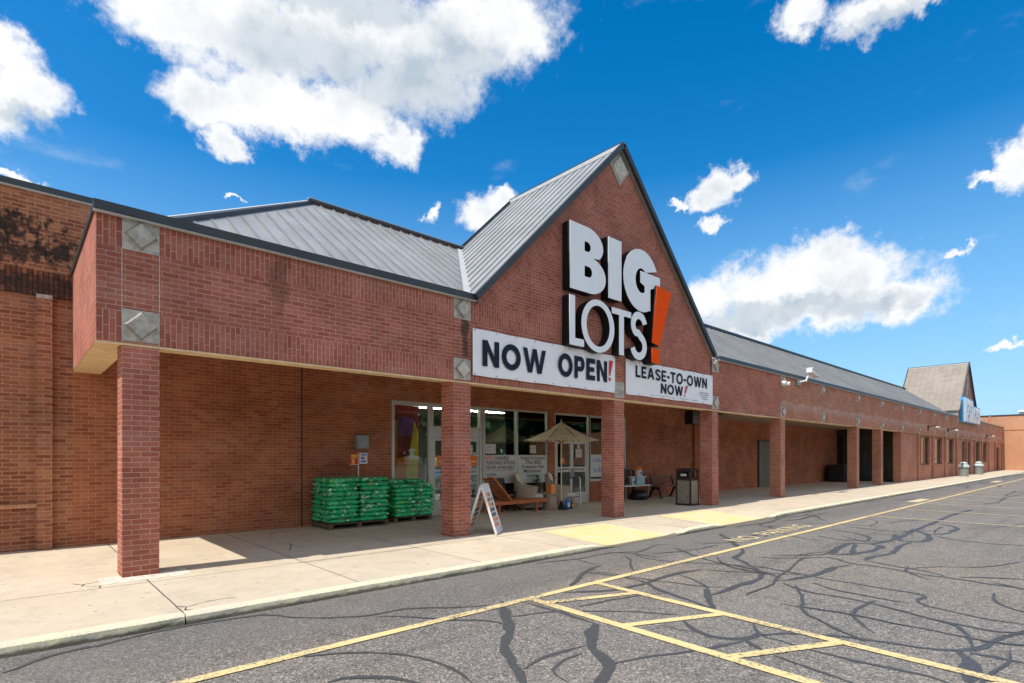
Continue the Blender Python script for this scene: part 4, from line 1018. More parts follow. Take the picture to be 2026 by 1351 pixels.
def word(parent, text, x0, x1, z0, z1, t, y, mat):
    W_ = {'N': .84, 'O': 1.02, 'W': 1.32, 'P': .76, 'E': .68, 'L': .64, 'A': .98, 'S': .76, 'T': .78, '-': .40}
    tot = sum(W_[c] for c in text)+.13*(len(text)-1); k = (x1-x0)/tot; h = z1-z0; x = 0.; outs = []
    for c in text:
        w_ = W_[c]; q = t/w_; P_ = []
        if c == 'N': P_ = [[(0, 0), (q, 0), (q, .60), (1-q, 0), (1, 0), (1, 1), (1-q, 1), (1-q, .40), (q, 1), (0, 1)]]
        elif c == 'W': P_ = [[(0, 1), (.20, 0), (.385, 0), (.5, .60), (.615, 0), (.80, 0), (1, 1), (.825, 1), (.70, .34), (.585, 1), (.415, 1), (.30, .34), (.175, 1)]]
        elif c == 'O': P_ = [arc(.5, .5, .5, .52, 0, 352.5, 47), arc(.5, .5, .5-q, .52-t*.92, 0, 352.5, 47)]
        elif c == 'P': P_ = [[(0, 0), (q, 0), (q, .33), (.5, .33)]+arc(.62, .665, .38, .335, -90, 90, 14)+[(0, 1)], [(q, .33+t*.85), (.5, .33+t*.85)]+arc(.58, .665, .42-q, .335-t*.85, -90, 90, 12)+[(q, 1-t*.85)]]
        elif c == 'E': P_ = [[(0, 0), (1, 0), (1, t*.9), (q, t*.9), (q, .5-t*.42), (.9, .5-t*.42), (.9, .5+t*.42), (q, .5+t*.42), (q, 1-t*.9), (1, 1-t*.9), (1, 1), (0, 1)]]
        elif c == 'L': P_ = [[(0, 0), (1, 0), (1, t*.9), (q, t*.9), (q, 1), (0, 1)]]
        elif c == 'T': P_ = [[(.5-q/2, 0), (.5+q/2, 0), (.5+q/2, 1-t*.9), (1, 1-t*.9), (1, 1), (0, 1), (0, 1-t*.9), (.5-q/2, 1-t*.9)]]
        elif c == 'A': P_ = [[(0, 0), (.24, 0), (.31, .20), (.69, .20), (.76, 0), (1, 0), (.63, 1), (.37, 1)], [(.38, .40), (.62, .40), (.5, .76)]]
        elif c == '-': P_ = [[(0, .36), (1, .36), (1, .56), (0, .56)]]
        elif c == 'S':
            pth = arc(.5, .735, .36, .175, 10, 240, 18)+arc(.5, .265, .36, .175, 60, -170, 18)
            P_ = [thicken([(a*w_, b_) for a, b_ in pth], t*.9)]; P_ = [[(a/w_, b_) for a, b_ in P_[0]]]
        for o_ in P_: outs.append([(x0+(x+a*w_)*k, z0+b_*h) for a, b_ in o_])
        x += w_+.13
    cu = shape2d(outs); cu.extrude = .0; tmp = bpy.data.objects.new('tmp', cu); COL.objects.link(tmp); bpy.context.view_layer.update()
    me = bpy.data.meshes.new_from_object(tmp.evaluated_get(bpy.context.evaluated_depsgraph_get())); bpy.data.objects.remove(tmp)
    for v in me.vertices: v.co = Vector((v.co.x, y, v.co.y))
    me.materials.clear(); me.materials.append(MATS[mat]); o = bpy.data.objects.new('lettering', me); COL.objects.link(o); o.parent = parent; o.location = -wloc(parent); return o
bn = banner('opening_banner', 6.75, 11.33, 3.27, 4.20, FP-.05, 'wrinkled white banner reading NOW OPEN above the entrance, left of the other banner', 3, .011)
TY = FP-.074
def cut(l, parent, y, mat): pass
word(bn, 'NOW', 6.98, 8.80, 3.475, 4.0, .25, TY, 'navy_ink')
word(bn, 'OPEN', 9.20, 10.98, 3.50, 4.02, .25, TY, 'navy_ink')
m_ = MB(); m_.face([(11.055, TY, 3.68), (11.11, TY, 3.68), (11.22, TY, 4.06), (11.07, TY, 4.06)], 'red_ink'); m_.face([(11.045, TY, 3.55), (11.125, TY, 3.55), (11.125, TY, 3.63), (11.045, TY, 3.63)], 'red_ink'); m_.build('exclamation_mark', bn)
b2 = banner('lease_banner', 11.80, 16.36, 3.28, 4.19, FP-.035, 'flat white banner reading LEASE-TO-OWN NOW above the right part of the arcade', 5, .0025)
TY = FP-.05
word(b2, 'LEASE-TO-OWN', 12.22, 15.98, 3.76, 4.07, .22, TY, 'navy_ink')
word(b2, 'NOW', 13.42, 14.58, 3.42, 3.70, .22, TY, 'navy_ink')
m_ = MB(); m_.face([(14.66, TY, 3.50), (14.72, TY, 3.50), (14.86, TY, 3.74), (14.74, TY, 3.74)], 'red_ink'); m_.face([(14.63, TY, 3.41), (14.69, TY, 3.41), (14.70, TY, 3.46), (14.64, TY, 3.46)], 'red_ink'); m_.build('exclamation_mark', b2)
m_ = MB(); rr = random.Random(4)
for k, (a, b_, z) in enumerate(((15.55, 16.05, 3.60), (15.50, 16.10, 3.535), (15.60, 16.0, 3.47), (15.66, 16.05, 3.41))): m_.box(a, b_, TY, TY+.003, z, z+.02, 'grey_ink')
for k in range(26): x = 12.9+k*.1; m_.box(x, x+rr.uniform(.04, .08), TY, TY+.003, 3.335, 3.35, 'grey_ink')
m_.build('small_print', b2)
# far sign on the second gable
t_ = thing('far_store_sign', 'blue edged white sign with pale letters on the distant small gable', 'sign', (60.2, FP-.3, 4.5))
m_ = MB(); m_.box(56.9, 60.9, FP-.30, FP-.03, 4.45, 6.45, 'light_blue'); m_.box(60.9, 64.4, FP-.30, FP-.03, 4.45, 5.95, 'light_blue'); m_.build('sign_box', t_)
m_ = MB(); m_.box(57.02, 58.8, FP-.33, FP-.301, 4.5, 6.40, 'white_face'); m_.box(59.0, 60.85, FP-.33, FP-.301, 4.5, 6.3, 'white_face'); m_.box(61.0, 62.5, FP-.33, FP-.301, 4.5, 5.85, 'white_face'); m_.box(62.7, 64.3, FP-.33, FP-.301, 4.5, 5.85, 'white_face'); m_.build('sign_face', t_)
m_ = MB(); rr = random.Random(2)
for x, z in ((58.1, 5.7), (59.0, 5.3), (59.8, 5.7), (61.6, 5.2), (62.5, 4.9), (63.4, 5.3), (58.5, 4.9), (62.0, 5.5)): m_.box(x, x+.5, FP-.335, FP-.331, z, z+.16, 'grey_ink'); m_.box(x, x+.16, FP-.335, FP-.331, z-.45, z-.001, 'grey_ink')
m_.build('sign_lettering', t_)
# lamps and cameras on the wing
def wall_lamp(x, label):
    t_ = thing('wall_lamp', label, 'lamp', (x, FP, 3.5), 'small lamps along the wing front')
    m_ = MB(); m_.box(x-.1, x+.1, FP-.06, FP-.01, 3.4, 3.75, 'dark_brown'); m_.bar((x, FP-.05, 3.62), (x, FP-.45, 3.75), .06, .06, 'dark_brown'); m_.build('lamp_arm', t_)
    m_ = MB(); m_.obox((x+.1, FP-.55, 3.58), (.20, 0, -.03), (0, .09, 0), (.01, 0, .035), 'precast_pale'); m_.build('lamp_head', t_)
wall_lamp(45.8, 'small white lamp on the wing front above the nearest window'); wall_lamp(52.2, 'small white lamp on the wing front above the third window'); wall_lamp(70.3, 'small white lamp on the wing front beyond the distant gable')
t_ = thing('flood_light', 'small twin headed white flood light on the fascia where the brick changes', 'flood light', (21.75, FP-.02, 4.42))
m_ = MB(); m_.box(21.7, 21.9, FP-.055, FP-.012, 4.36, 4.56, 'white_paint'); m_.build('junction_box', t_)
for k in (-1, 1):
    m_ = MB(); c_ = Vector((21.68+.0+k*.14, FP-.2, 4.46)); m_.cyl(c_+Vector((0, .13, .0)), c_+Vector((k*.02, -.06, -.06)), .05, .085, 'white_paint', 12); m_.build('lamp_head', t_)
t_ = thing('security_camera', 'white box camera on a pole bracket above the eaves right of the flood light', 'camera', (23.4, FP-.1, TOP))
m_ = MB(); m_.bar((23.3, FP-.02, 4.62), (23.3, FP-.32, 4.66), .08, .05, 'white_paint'); m_.bar((23.3, FP-.30, 4.62), (23.5, FP-.36, 4.92), .05, .05, 'white_paint'); m_.box(23.1, 23.5, FP-.06, FP-.012, 4.5, 4.72, 'steel_grey'); m_.build('bracket', t_)
m_ = MB(); m_.obox((23.75, FP-.42, 4.98), (.40, .0, -.07), (0, .11, 0), (.012, 0, .08), 'white_paint'); m_.build('camera_housing', t_, bevel=.015)
m_ = MB(); m_.obox((23.83, FP-.42, 5.075), (.45, 0, -.08), (0, .13, 0), (.003, 0, .012), 'white_paint'); m_.build('sun_shield', t_)
t_ = thing('electrical_box', 'grey electrical box on the brick wall above the green bags', 'box', (6.2, BW, 1.84))
m_ = MB(); m_.box(6.03, 6.34, BW-.15, BW-.002, 1.84, 2.17, 'steel_grey'); m_.build('box_body', t_, bevel=.008); m_ = MB(); m_.box(6.05, 6.32, BW-.165, BW-.151, 1.86, 2.15, 'steel_grey'); m_.build('box_door', t_, bevel=.004)
t_ = thing('wall_speaker', 'dark louvred box high on the brick wall behind the fourth pillar', 'speaker', (21.2, BW, 3.1))
m_ = MB(); m_.box(20.9, 21.45, BW-.35, BW-.002, 3.0, 3.55, 'black_metal'); m_.build('speaker_body', t_, bevel=.01)
m_ = MB()
for k in range(6): m_.box(20.93, 21.42, BW-.365, BW-.351, 3.04+.085*k, 3.08+.085*k, 'steel_grey')
m_.build('speaker_grille', t_)
# paper notices on the glass
gy = BW+.025
def poster(x0, x1, z0, z1, label, lines, mat='paper', ink='black_ink', extra=None):
    t_ = thing('poster', label, 'poster', ((x0+x1)/2, gy, z0)); m_ = MB(); m_.box(x0, x1, gy-.004, gy, z0, z1, mat); m_.build('sheet', t_)
    rs = random.Random(int(x0*100))
    for tx, a, b_, c_, d_ in [l_ for l_ in lines if l_[0] == '#']:
        q = MB(); x = a
        while x < b_-.01:
            h_ = (d_-c_)*rs.uniform(.5, 1.); q.bar((x, gy-.0065, c_), (x+rs.uniform(-.01, .02), gy-.0065, c_+h_), .008, .003, ink, up=(0, 1, 0)); q.bar((x, gy-.0065, c_+h_*rs.random()), (x+.03, gy-.0065, c_+h_*rs.random()), .003, .007, ink); x += rs.uniform(.025, .05)
        q.build('scribble', t_)
    for tx, a, b_, c_, d_ in [l_ for l_ in lines if l_[0] != '#']: text_part('handwriting', tx, a, b_, c_, d_, gy-.006, ink, t_, bold=.012, shear=.08)
    return t_
p1 = poster(10.09, 11.28, .86, 1.70, 'hand written white poster about purchase options on the left half of the wide window', [('LEASABLE', 10.45, 11.0, 1.56, 1.66), ('PURCHASE OPTIONS', 10.12, 11.25, 1.42, 1.53), ('NOW AVAILABLE', 10.12, 11.22, 1.28, 1.39), ('SOFAS', 10.14, 10.5, 1.08, 1.17), ('RECLINERS', 10.14, 10.72, .95, 1.04)])
m_ = MB(); m_.box(10.10, 10.40, gy-.007, gy-.0045, 1.56, 1.69, 'pink_paper'); m_.box(10.12, 11.2, gy-.007, gy-.0045, 1.235, 1.245, 'black_ink'); m_.build('poster_patch', p1)
poster(11.38, 12.60, .84, 1.70, 'hand written white poster about a protection plan on the right half of the wide window', [('Protect Your Furniture', 11.48, 12.52, 1.56, 1.66), ('The BIG', 11.68, 12.35, 1.42, 1.54), ('Protection Plan', 11.52, 12.48, 1.29, 1.39), ('Mattresses', 11.60, 12.35, 1.16, 1.26), ('Available', 11.72, 12.25, 1.03, 1.12)])
poster(10.09, 10.48, 1.74, 2.02, 'small notice above the left hand written poster', [('#', 10.14, 10.3, 1.92, 1.98), ('#', 10.14, 10.36, 1.82, 1.88)], ink='grey_ink')
poster(11.88, 12.13, 1.76, 2.0, 'small notice above the protection plan poster', [('#', 11.91, 12.1, 1.88, 1.93)], ink='grey_ink')
poster(14.80, 15.7, .95, 1.72, 'white price poster on the last window beside the doors', [('#', 14.9, 15.5, 1.45, 1.62), ('#', 14.95, 15.1, 1.1, 1.35), ('#', 15.15, 15.5, 1.1, 1.35)], ink='blue_paint')
poster(14.0, 14.32, 1.62, 1.90, 'square notice on the right entrance door', [('#', 14.05, 14.27, 1.74, 1.84)], ink='orange_ink')
poster(14.08, 14.22, 1.92, 2.06, 'small white notice at the top of the right entrance door', [('#', 14.13, 14.16, 1.95, 2.03)], ink='black_ink')
for x0, x1, z0, z1, lb in ((8.40, 9.02, 1.40, 1.68, 'orange sticker on the left entrance door behind the second pillar'), (9.18, 9.80, 1.40, 1.68, 'orange sticker on the entrance door just right of the second pillar'), (13.25, 13.45, 1.42, 1.60, 'orange sticker on the door behind the umbrella pole')):
    t_ = thing('door_sticker', lb, 'sticker', (x0, gy, z0)); m_ = MB(); m_.box(x0, x1, gy, gy+.004, z0, z1, 'orange_ink'); m_.build('sticker', t_); m_ = MB(); m_.box(x0+.04, x1-.04, gy-.003, gy-.0005, z0+.1, z0+.13, 'paper'); m_.build('sticker_print', t_)
poster(9.35, 9.62, 1.74, 1.98, 'pale notice on the door just right of the second pillar', [('#', 9.38, 9.59, 1.88, 1.94)], ink='blue_paint')

# ================================================================== mulch bags on pallets
def bag_mesh(name, L, Wd, H, seed):
    rnd = random.Random(seed); nx, ny = 16, 9; V, F = [], []
    def prof(u, v): return max(0, (1-abs(u)**6))**.5*max(0, (1-abs(v)**3.2))**.5
    ph = [rnd.uniform(0, 6) for _ in range(4)]
    for s_ in (1, -1):
        for j in range(ny+1):
            for i in range(nx+1):
                u, v = -1+2*i/nx, -1+2*j/ny; h = prof(u, v)
                x = u*L/2*(1-.03*v*v); y = v*Wd/2*(1-.06*abs(u)**6+.02*math.sin(5*u+ph[0]))
                z = s_*H/2*h*(1+.10*math.sin(6*u+ph[1])*math.sin(3*v+ph[2]))+.006*math.sin(9*u+ph[3])*(1-h)
                V.append((x, y, z+H/2))
    def idx(s_, i, j): return (0 if s_ > 0 else (nx+1)*(ny+1))+j*(nx+1)+i
    for j in range(ny):
        for i in range(nx):
            F.append((idx(1, i, j), idx(1, i+1, j), idx(1, i+1, j+1), idx(1, i, j+1))); F.append((idx(-1, i, j), idx(-1, i, j+1), idx(-1, i+1, j+1), idx(-1, i+1, j)))
    me = bpy.data.meshes.new(name); me.from_pydata(V, [], F); me.materials.append(MATS['bag_film'])
    bm = bmesh.new(); bm.from_mesh(me); bmesh.ops.remove_doubles(bm, verts=bm.verts, dist=.004); bmesh.ops.recalc_face_normals(bm, faces=bm.faces); bm.to_mesh(me); bm.free()
    me.polygons.foreach_set('use_smooth', [True]*len(me.polygons)); return me
def pallet(x0, x1, y0, y1, label):
    t_ = thing('wooden_pallet', label, 'pallet', ((x0+x1)/2, (y0+y1)/2, ZS), 'pallets under the green bags')
    m_ = MB(); n = 7
    for k in range(n): y = y0+(y1-y0-.1)*k/(n-1); m_.box(x0, x1, y, y+.1, ZS+.10, ZS+.12, 'pallet_wood')
    m_.build('deck_boards', t_)
    for x in (x0, (x0+x1)/2-.045, x1-.09): MB().box(x, x+.09, y0, y1, ZS+.02, ZS+.099, 'pallet_wood').build('stringer', t_)
    m_ = MB(); [m_.box(x0, x1, y, y+.1, ZS+.002, ZS+.019, 'pallet_wood') for y in (y0, (y0+y1)/2-.05, y1-.1)]; m_.build('base_boards', t_)
ords = ['bottom', 'second', 'third', 'fourth', 'fifth', 'sixth', 'seventh', 'eighth', 'ninth', 'tenth', 'eleventh']
def pile(x0, x1, y0, y1, layers, where, seed, top=None):
    rnd = random.Random(seed); L = (x1-x0)/2; Wd = (y1-y0)/2; H = .098
    mA = [bag_mesh('mulch_bag', L*1.05, Wd*1.08, H*1.16, seed+k) for k in range(2)]
    mB = [bag_mesh('mulch_bag', (y1-y0)/2*1.04, (x1-x0)/3*1.07, H*1.16, seed+5+k) for k in range(2)]
    for l in range(layers):
        z = ZS+.12+H*.98*l
        if l % 2 == 0: spots = [(x0+L*(i+.5), y0+Wd*(j+.5), 0, mA) for i in range(2) for j in range(2)]
        else: spots = [(x0+(x1-x0)/3*(i+.5), y0+(y1-y0)/2*(j+.5), 90, mB) for i in range(3) for j in range(2)]
        if l % 2 and l % 4 == 3: spots = [(x0+L*(i+.5), y0+Wd*(j+.5), 180, mA) for i in range(2) for j in range(2)]
        elif l % 2: spots = [(x0+L*(i+.5), y0+Wd*(j+.5), 0, mA) for i in range(2) for j in range(2)]
        if top and l >= top[0]: spots = [s_ for s_ in spots if s_[1] > top[1]]
        for x, y, a, ms in spots:
            o = bpy.data.objects.new('mulch_bag', ms[rnd.randint(0, 1)]); COL.objects.link(o)
            o.location = (x+rnd.uniform(-.03, .03), y+rnd.uniform(-.025, .02), z); o.rotation_euler = (R(rnd.uniform(-1.5, 1.5)), R(rnd.uniform(-1.2, 1.2)), R(a+rnd.uniform(-3.5, 3.5)))
            side = 'front' if y < (y0+y1)/2 else 'back'
            hand = 'left' if x < (x0+x1)/2 else 'right'
            tag(o, 'green mulch bag, %s half of the %s row, %s layer of the %s pile' % (hand, side, ords[l] if l < layers-1 else 'topmost', where), 'bag', 'green mulch bags on pallets')
pallet(4.98, 6.38, 11.20, 12.12, 'wooden pallet under the larger left pile of green bags'); pile(4.96, 6.40, 11.18, 12.14, 10, 'larger left', 11)
pallet(6.66, 7.72, 11.42, 12.1, 'wooden pallet under the smaller right pile of green bags'); pile(6.62, 7.76, 11.36, 12.12, 9, 'smaller right', 23, top=(8, 11.7))
# price sign on a stake, standing in the left pile
t_ = thing('price_sign', 'red and white price sign on a thin white stake behind the left bag pile', 'sign', (5.87, 11.66, 1.1))
MB().box(5.86, 5.88, 11.65, 11.665, 1.10, 1.74, 'white_paint').build('stake', t_)
def pl(y, a, b_, c_, d_, mt): return MB().box(a, b_, y, y+.006, c_, d_, mt)
pl(11.635, 5.66, 5.855, 1.47, 1.73, 'red_ink').build('red_panel', t_); pl(11.635, 5.885, 6.08, 1.49, 1.74, 'paper').build('white_panel', t_)
m_ = MB()
for a, b_, c_, d_, mt in ((5.68, 5.83, 1.65, 1.70, 'yellow_ink'), (5.68, 5.80, 1.60, 1.63, 'yellow_ink'), (5.70, 5.76, 1.50, 1.58, 'yellow_ink'), (5.66, 5.855, 1.47, 1.485, 'paper'), (5.92, 6.05, 1.68, 1.71, 'blue_paint'), (5.92, 6.0, 1.60, 1.65, 'purple_ink'), (5.92, 6.04, 1.53, 1.57, 'blue_paint')): m_.box(a, b_, 11.629, 11.634, c_, d_, mt)
m_.build('sign_print', t_)

# ================================================================== A-frame board
t_ = thing('sandwich_board', 'white A-frame board with orange and black lettering beside the second pillar', 'sign', (7.25, 8.55, ZS))
v_ = Vector((.63, .776, 0)).normalized(); s0_ = Vector((v_.y, -v_.x, 0)); dl = R(13)
sp_ = s0_*math.cos(dl)-v_*math.sin(dl); ax_ = v_*math.cos(dl)+s0_*math.sin(dl); hw = .30
apx = Vector((7.17, 8.72, ZS+.99))
for sg in (1, -1):
    foot = apx+sp_*sg*.31+Vector((0, 0, -.98)); dn = foot-apx; L = dn.length; dn.normalize()
    nr = dn.cross(ax_).normalized(); nr = nr if nr.z > 0 else -nr
    c_ = (apx+foot)/2
    m_ = MB(); m_.obox(c_, dn*L/2, ax_*hw, nr*.010, 'white_paint')
    for e in (-1, 1): m_.obox(c_+ax_*e*(hw-.018), dn*L/2, ax_*.018, nr*.022, 'white_paint')
    for e in (-1, 1): m_.obox(c_+dn*e*(L/2-.02), dn*.02, ax_*(hw-.037), nr*.0215, 'white_paint')
    o = m_.build('board_leaf', t_)
    for face in (1, -1):
        q = MB(); rr = random.Random(3+face)
        for k in range(7):
            c2 = apx+dn*(.22+.105*k)+nr*face*.0115; y = -.22
            while y < .18:
                w_ = rr.uniform(.04, .08); mt = 'orange_ink' if k in (0, 1, 2, 5, 6) and rr.random() < .8 else 'black_ink'
                q.obox(c2+ax_*(y+w_/2), dn*.037, ax_*w_/2*.82, nr*.001, mt); y += w_+.02
        q.build('board_print', o)
MB().bar(apx-ax_*.2, apx+ax_*.2, .05, .03, 'white_paint').build('hinge', t_)
# ================================================================== patio furniture display
t_ = thing('chaise_lounge', 'reddish brown slatted wooden chaise lounge with its back raised', 'lounge chair', (10.2, 11.3, ZS))
y0, y1 = 11.0, 11.62
m_ = MB(); m_.box(9.35, 11.35, y0, y0+.05, ZS+.26, ZS+.36, 'teak'); m_.box(9.35, 11.35, y1-.05, y1, ZS+.26, ZS+.36, 'teak'); m_.box(11.35, 11.40, y0, y1, ZS+.26, ZS+.36, 'teak'); m_.build('frame', t_, bevel=.006)
m_ = MB()
for k in range(12): x = 10.1+.105*k; m_.box(x, x+.075, y0+.052, y1-.052, ZS+.34, ZS+.365, 'teak')
m_.build('seat', t_)
m_ = MB(); a, b_ = Vector((10.06, 0, ZS+.36)), Vector((9.46, 0, ZS+.96)); dn = (b_-a); L = dn.length; dn.normalize(); nr = Vector((-dn.z, 0, dn.x))
for y in (y0+.06, y1-.10): m_.obox((a+b_)/2+Vector((0, y+.02, 0)), dn*L/2, (0, .02, 0), nr*.02, 'teak')
for k in range(9): c_ = a+dn*(L*(k+.5)/9)+Vector((0, (y0+y1)/2, 0))-nr*.025; m_.obox(c_, dn*.027, (0, (y1-y0)/2-.055, 0), nr*.009, 'teak')
m_.build('backrest', t_)
for x, y in ((10.95, y0+.01), (10.95, y1-.06), (9.55, y0+.01), (9.55, y1-.06)): MB().box(x, x+.06, y, y+.05, ZS, ZS+.26, 'teak').build('leg', t_)
t2 = thing('price_tag', 'orange and white price tag hung on the wooden chaise back', 'tag', (9.5, 11.25, 1.0))
m_ = MB(); c_ = b_+Vector((.03, 11.3, -.02)); m_.obox(c_-nr*.05, dn*.04, (0, .13, 0), nr*.004, 'orange_ink'); m_.build('tag_header', t2); m_ = MB(); m_.obox(c_-nr*.052-dn*.11, dn*.065, (0, .055, 0), nr*.004, 'paper'); m_.build('tag_card', t2)
def wicker_chair(x, y, rz, label):
    t_ = thing('wicker_armchair', label, 'armchair', (x, y, ZS), 'wicker armchairs in the patio display', rz)
    t_.scale = (1.15, 1.15, 1.1)
    def bl(m_, name, **k): o = m_.build(name, None, **k); o.parent = t_; return o
    m_ = MB(); r = .36   # tub shell, opening towards local -y
    n = 20; ang = [R(-50+280*k/n) for k in range(n+1)]
    for k in range(n):
        for (ra, za_), (rb, zb_) in (((.30, .06), (.37, .62)), ((.37, .62), (.31, .62)), ((.31, .62), (.27, .30))):
            def hgt(z, a): return z+(.30*max(0, math.sin(a))**1.5 if z > .5 else 0)
            a0, a1 = ang[k], ang[k+1]
            m_.face([(ra*math.cos(a0), ra*math.sin(a0), hgt(za_, a0)), (ra*math.cos(a1), ra*math.sin(a1), hgt(za_, a1)), (rb*math.cos(a1), rb*math.sin(a1), hgt(zb_, a1)), (rb*math.cos(a0), rb*math.sin(a0), hgt(zb_, a0))], 'wicker')
    bl(m_, 'shell', smooth=True)
    m_ = MB(); m_.lathe((0, 0, 0), [(.0, .08), (.30, .08), (.31, .30), (0, .30)], 'wicker'); m_.box(-.26, .26, -.40, -.2, .08, .30, 'wicker'); bl(m_, 'seat_base')
    m_ = MB(); m_.box(-.27, .27, -.42, .2, .305, .42, 'cushion'); bl(m_, 'seat_cushion', bevel=.04)
    m_ = MB(); m_.obox((0, .20, .70), (.25, 0, 0), (0, .055, .012), (0, .07, .27), 'cushion'); bl(m_, 'back_cushion', bevel=.04)
    for a, c_ in ((-.2, -.3), (.2, -.3), (-.2, .2), (.2, .2)): bl(MB().box(a-.02, a+.02, c_-.02, c_+.02, 0, .09, 'dark_brown'), 'leg')
wicker_chair(11.30, 11.72, R(38), 'tan wicker armchair with beige cushions between the wooden chaise and the drum table'); wicker_chair(12.38, 11.50, R(50), 'tan wicker armchair with beige cushions right of the drum table')
t_ = thing('drum_table', 'small tapered wicker drum table carrying the orange lantern', 'side table', (11.66, 11.15, ZS)); m_ = MB(); m_.lathe((11.66, 11.15, ZS), [(0, 0), (.235, 0), (.17, .42), (.165, .44)], 'wicker'); m_.build('table_base', t_, smooth=True)
m_ = MB(); m_.lathe((11.66, 11.15, ZS), [(0, .44), (.23, .44), (.235, .455), (.23, .475), (0, .475)], 'wicker'); m_.build('table_top', t_)
t_ = thing('lantern', 'orange printed box lantern standing on the drum table', 'lantern', (11.66, 11.1, ZS+.475)); m_ = MB(); m_.box(11.57, 11.75, 11.03, 11.21, ZS+.477, ZS+.74, 'orange_ink'); m_.build('lantern_body', t_, bevel=.008); m_ = MB(); [m_.box(11.565, 11.755, 11.024, 11.029, z, z+.02, 'pink_paper') for z in (ZS+.52, ZS+.6, ZS+.68)]; m_.build('lantern_bands', t_)
# umbrella
UX, UY = 11.97, 11.0
t_ = thing('patio_umbrella', 'open tan patio umbrella in front of the glass doors', 'umbrella', (UX, UY, ZS))
m_ = MB(); n = 8; rim, top = [], (UX, UY, 2.68)
for k in range(n):
    a0, a1 = 2*math.pi*(k+.5)/n, 2*math.pi*(k+1.5)/n; steps = 6
    for i in range(steps):
        f0, f1 = i/steps, (i+1)/steps
        def pt(a, f, mid=0): sag = -.06*math.sin(math.pi*f); return Vector((UX+1.17*f*math.cos(a), UY+1.17*f*math.sin(a), 2.68-.56*f+sag))
        c0, c1 = pt(a0, f0), pt(a1, f0); d0, d1 = pt(a0, f1), pt(a1, f1)
        mdl0 = (c0+c1)/2-Vector((0, 0, .035*f0)); mdl1 = (d0+d1)/2-Vector((0, 0, -.02*f1+.035*f1))
        if i == 0: m_.face([c0, d0, mdl1], 'umbrella_cloth'); m_.face([c0, mdl1, d1], 'umbrella_cloth')
        else: m_.face([c0, d0, mdl1, mdl0], 'umbrella_cloth'); m_.face([mdl0, mdl1, d1, c1], 'umbrella_cloth')
m_.build('canopy', t_, smooth=False)
for k in range(n):
    a = 2*math.pi*(k+.5)/n; MB().bar((UX, UY, 2.62), (UX+1.15*math.cos(a), UY+1.15*math.sin(a), 2.10), .012, .018, 'bench_wood').build('rib', t_)
    MB().bar((UX, UY, 2.05), (UX+.6*math.cos(a), UY+.6*math.sin(a), 2.31), .012, .015, 'bench_wood').build('strut', t_)
MB().cyl((UX, UY, ZS+.05), (UX, UY, 2.72), .018, .018, 'cushion').build('pole', t_); MB().lathe((UX, UY, ZS), [(0, .0), (.22, .0), (.22, .03), (.06, .07), (.035, .25), (0, .25)], 'black_metal').build('umbrella_base', t_, smooth=True)
MB().lathe((UX, UY, 2.72), [(.02, 0), (.03, .02), (.0, .06)], 'bench_wood', 10).build('finial', t_)
# metal rack
t_ = thing('metal_rack', 'thin black wire rack with one white post in front of the right doors', 'rack', (12.9, 11.5, ZS))
m_ = MB(); A_, B2 = (12.55, 11.55), (13.22, 11.35)
for z in (ZS+.30, ZS+.88): m_.bar((A_[0], A_[1], z), (B2[0], B2[1], z), .018, .018, 'black_metal')
m_.bar((A_[0], A_[1], ZS), (A_[0], A_[1], ZS+.88), .018, .018, 'black_metal'); m_.bar((A_[0]+.0, A_[1]+.3, ZS), (A_[0], A_[1]+.3, ZS+.88), .018, .018, 'black_metal'); m_.bar((B2[0], B2[1]+.3, ZS), (B2[0], B2[1]+.3, ZS+.88), .018, .018, 'black_metal')
m_.bar((A_[0], A_[1]+.3, ZS+.88), (B2[0], B2[1]+.3, ZS+.88), .018, .018, 'black_metal'); m_.bar((B2[0], B2[1], ZS+.88), (B2[0], B2[1]+.3, ZS+.88), .018, .018, 'black_metal'); m_.build('wire_frame', t_)
m_ = MB(); m_.cyl((B2[0], B2[1], ZS), (B2[0], B2[1], ZS+.84), .022, .022, 'white_paint'); m_.cyl((B2[0], B2[1], ZS+.84), (B2[0]-.04, B2[1], ZS+.90), .022, .022, 'white_paint'); m_.build('post', t_)
t_ = thing('jug', 'blue jug with a white label on the ground right of the drum table', 'jug', (12.2, 11.0, ZS)); m_ = MB(); m_.lathe((12.17, 10.95, ZS), [(0, 0), (.075, 0), (.08, .02), (.08, .22), (.035, .30), (.035, .34), (0, .34)], 'blue_paint'); m_.build('jug_body', t_, smooth=True); m_ = MB(); m_.box(12.10, 12.20, 10.855, 10.866, ZS+.07, ZS+.2, 'paper'); m_.build('label', t_)
t_ = thing('small_bottle', 'small dark bottle with a yellow label beside the blue jug', 'bottle', (12.4, 10.95, ZS)); m_ = MB(); m_.lathe((12.38, 10.97, ZS), [(0, 0), (.04, 0), (.04, .16), (.015, .2), (.015, .25), (0, .25)], 'navy_plastic'); m_.build('bottle_body', t_, smooth=True); m_ = MB(); m_.box(12.355, 12.405, 10.92, 10.929, ZS+.05, ZS+.13, 'yellow_ink'); m_.build('label', t_)
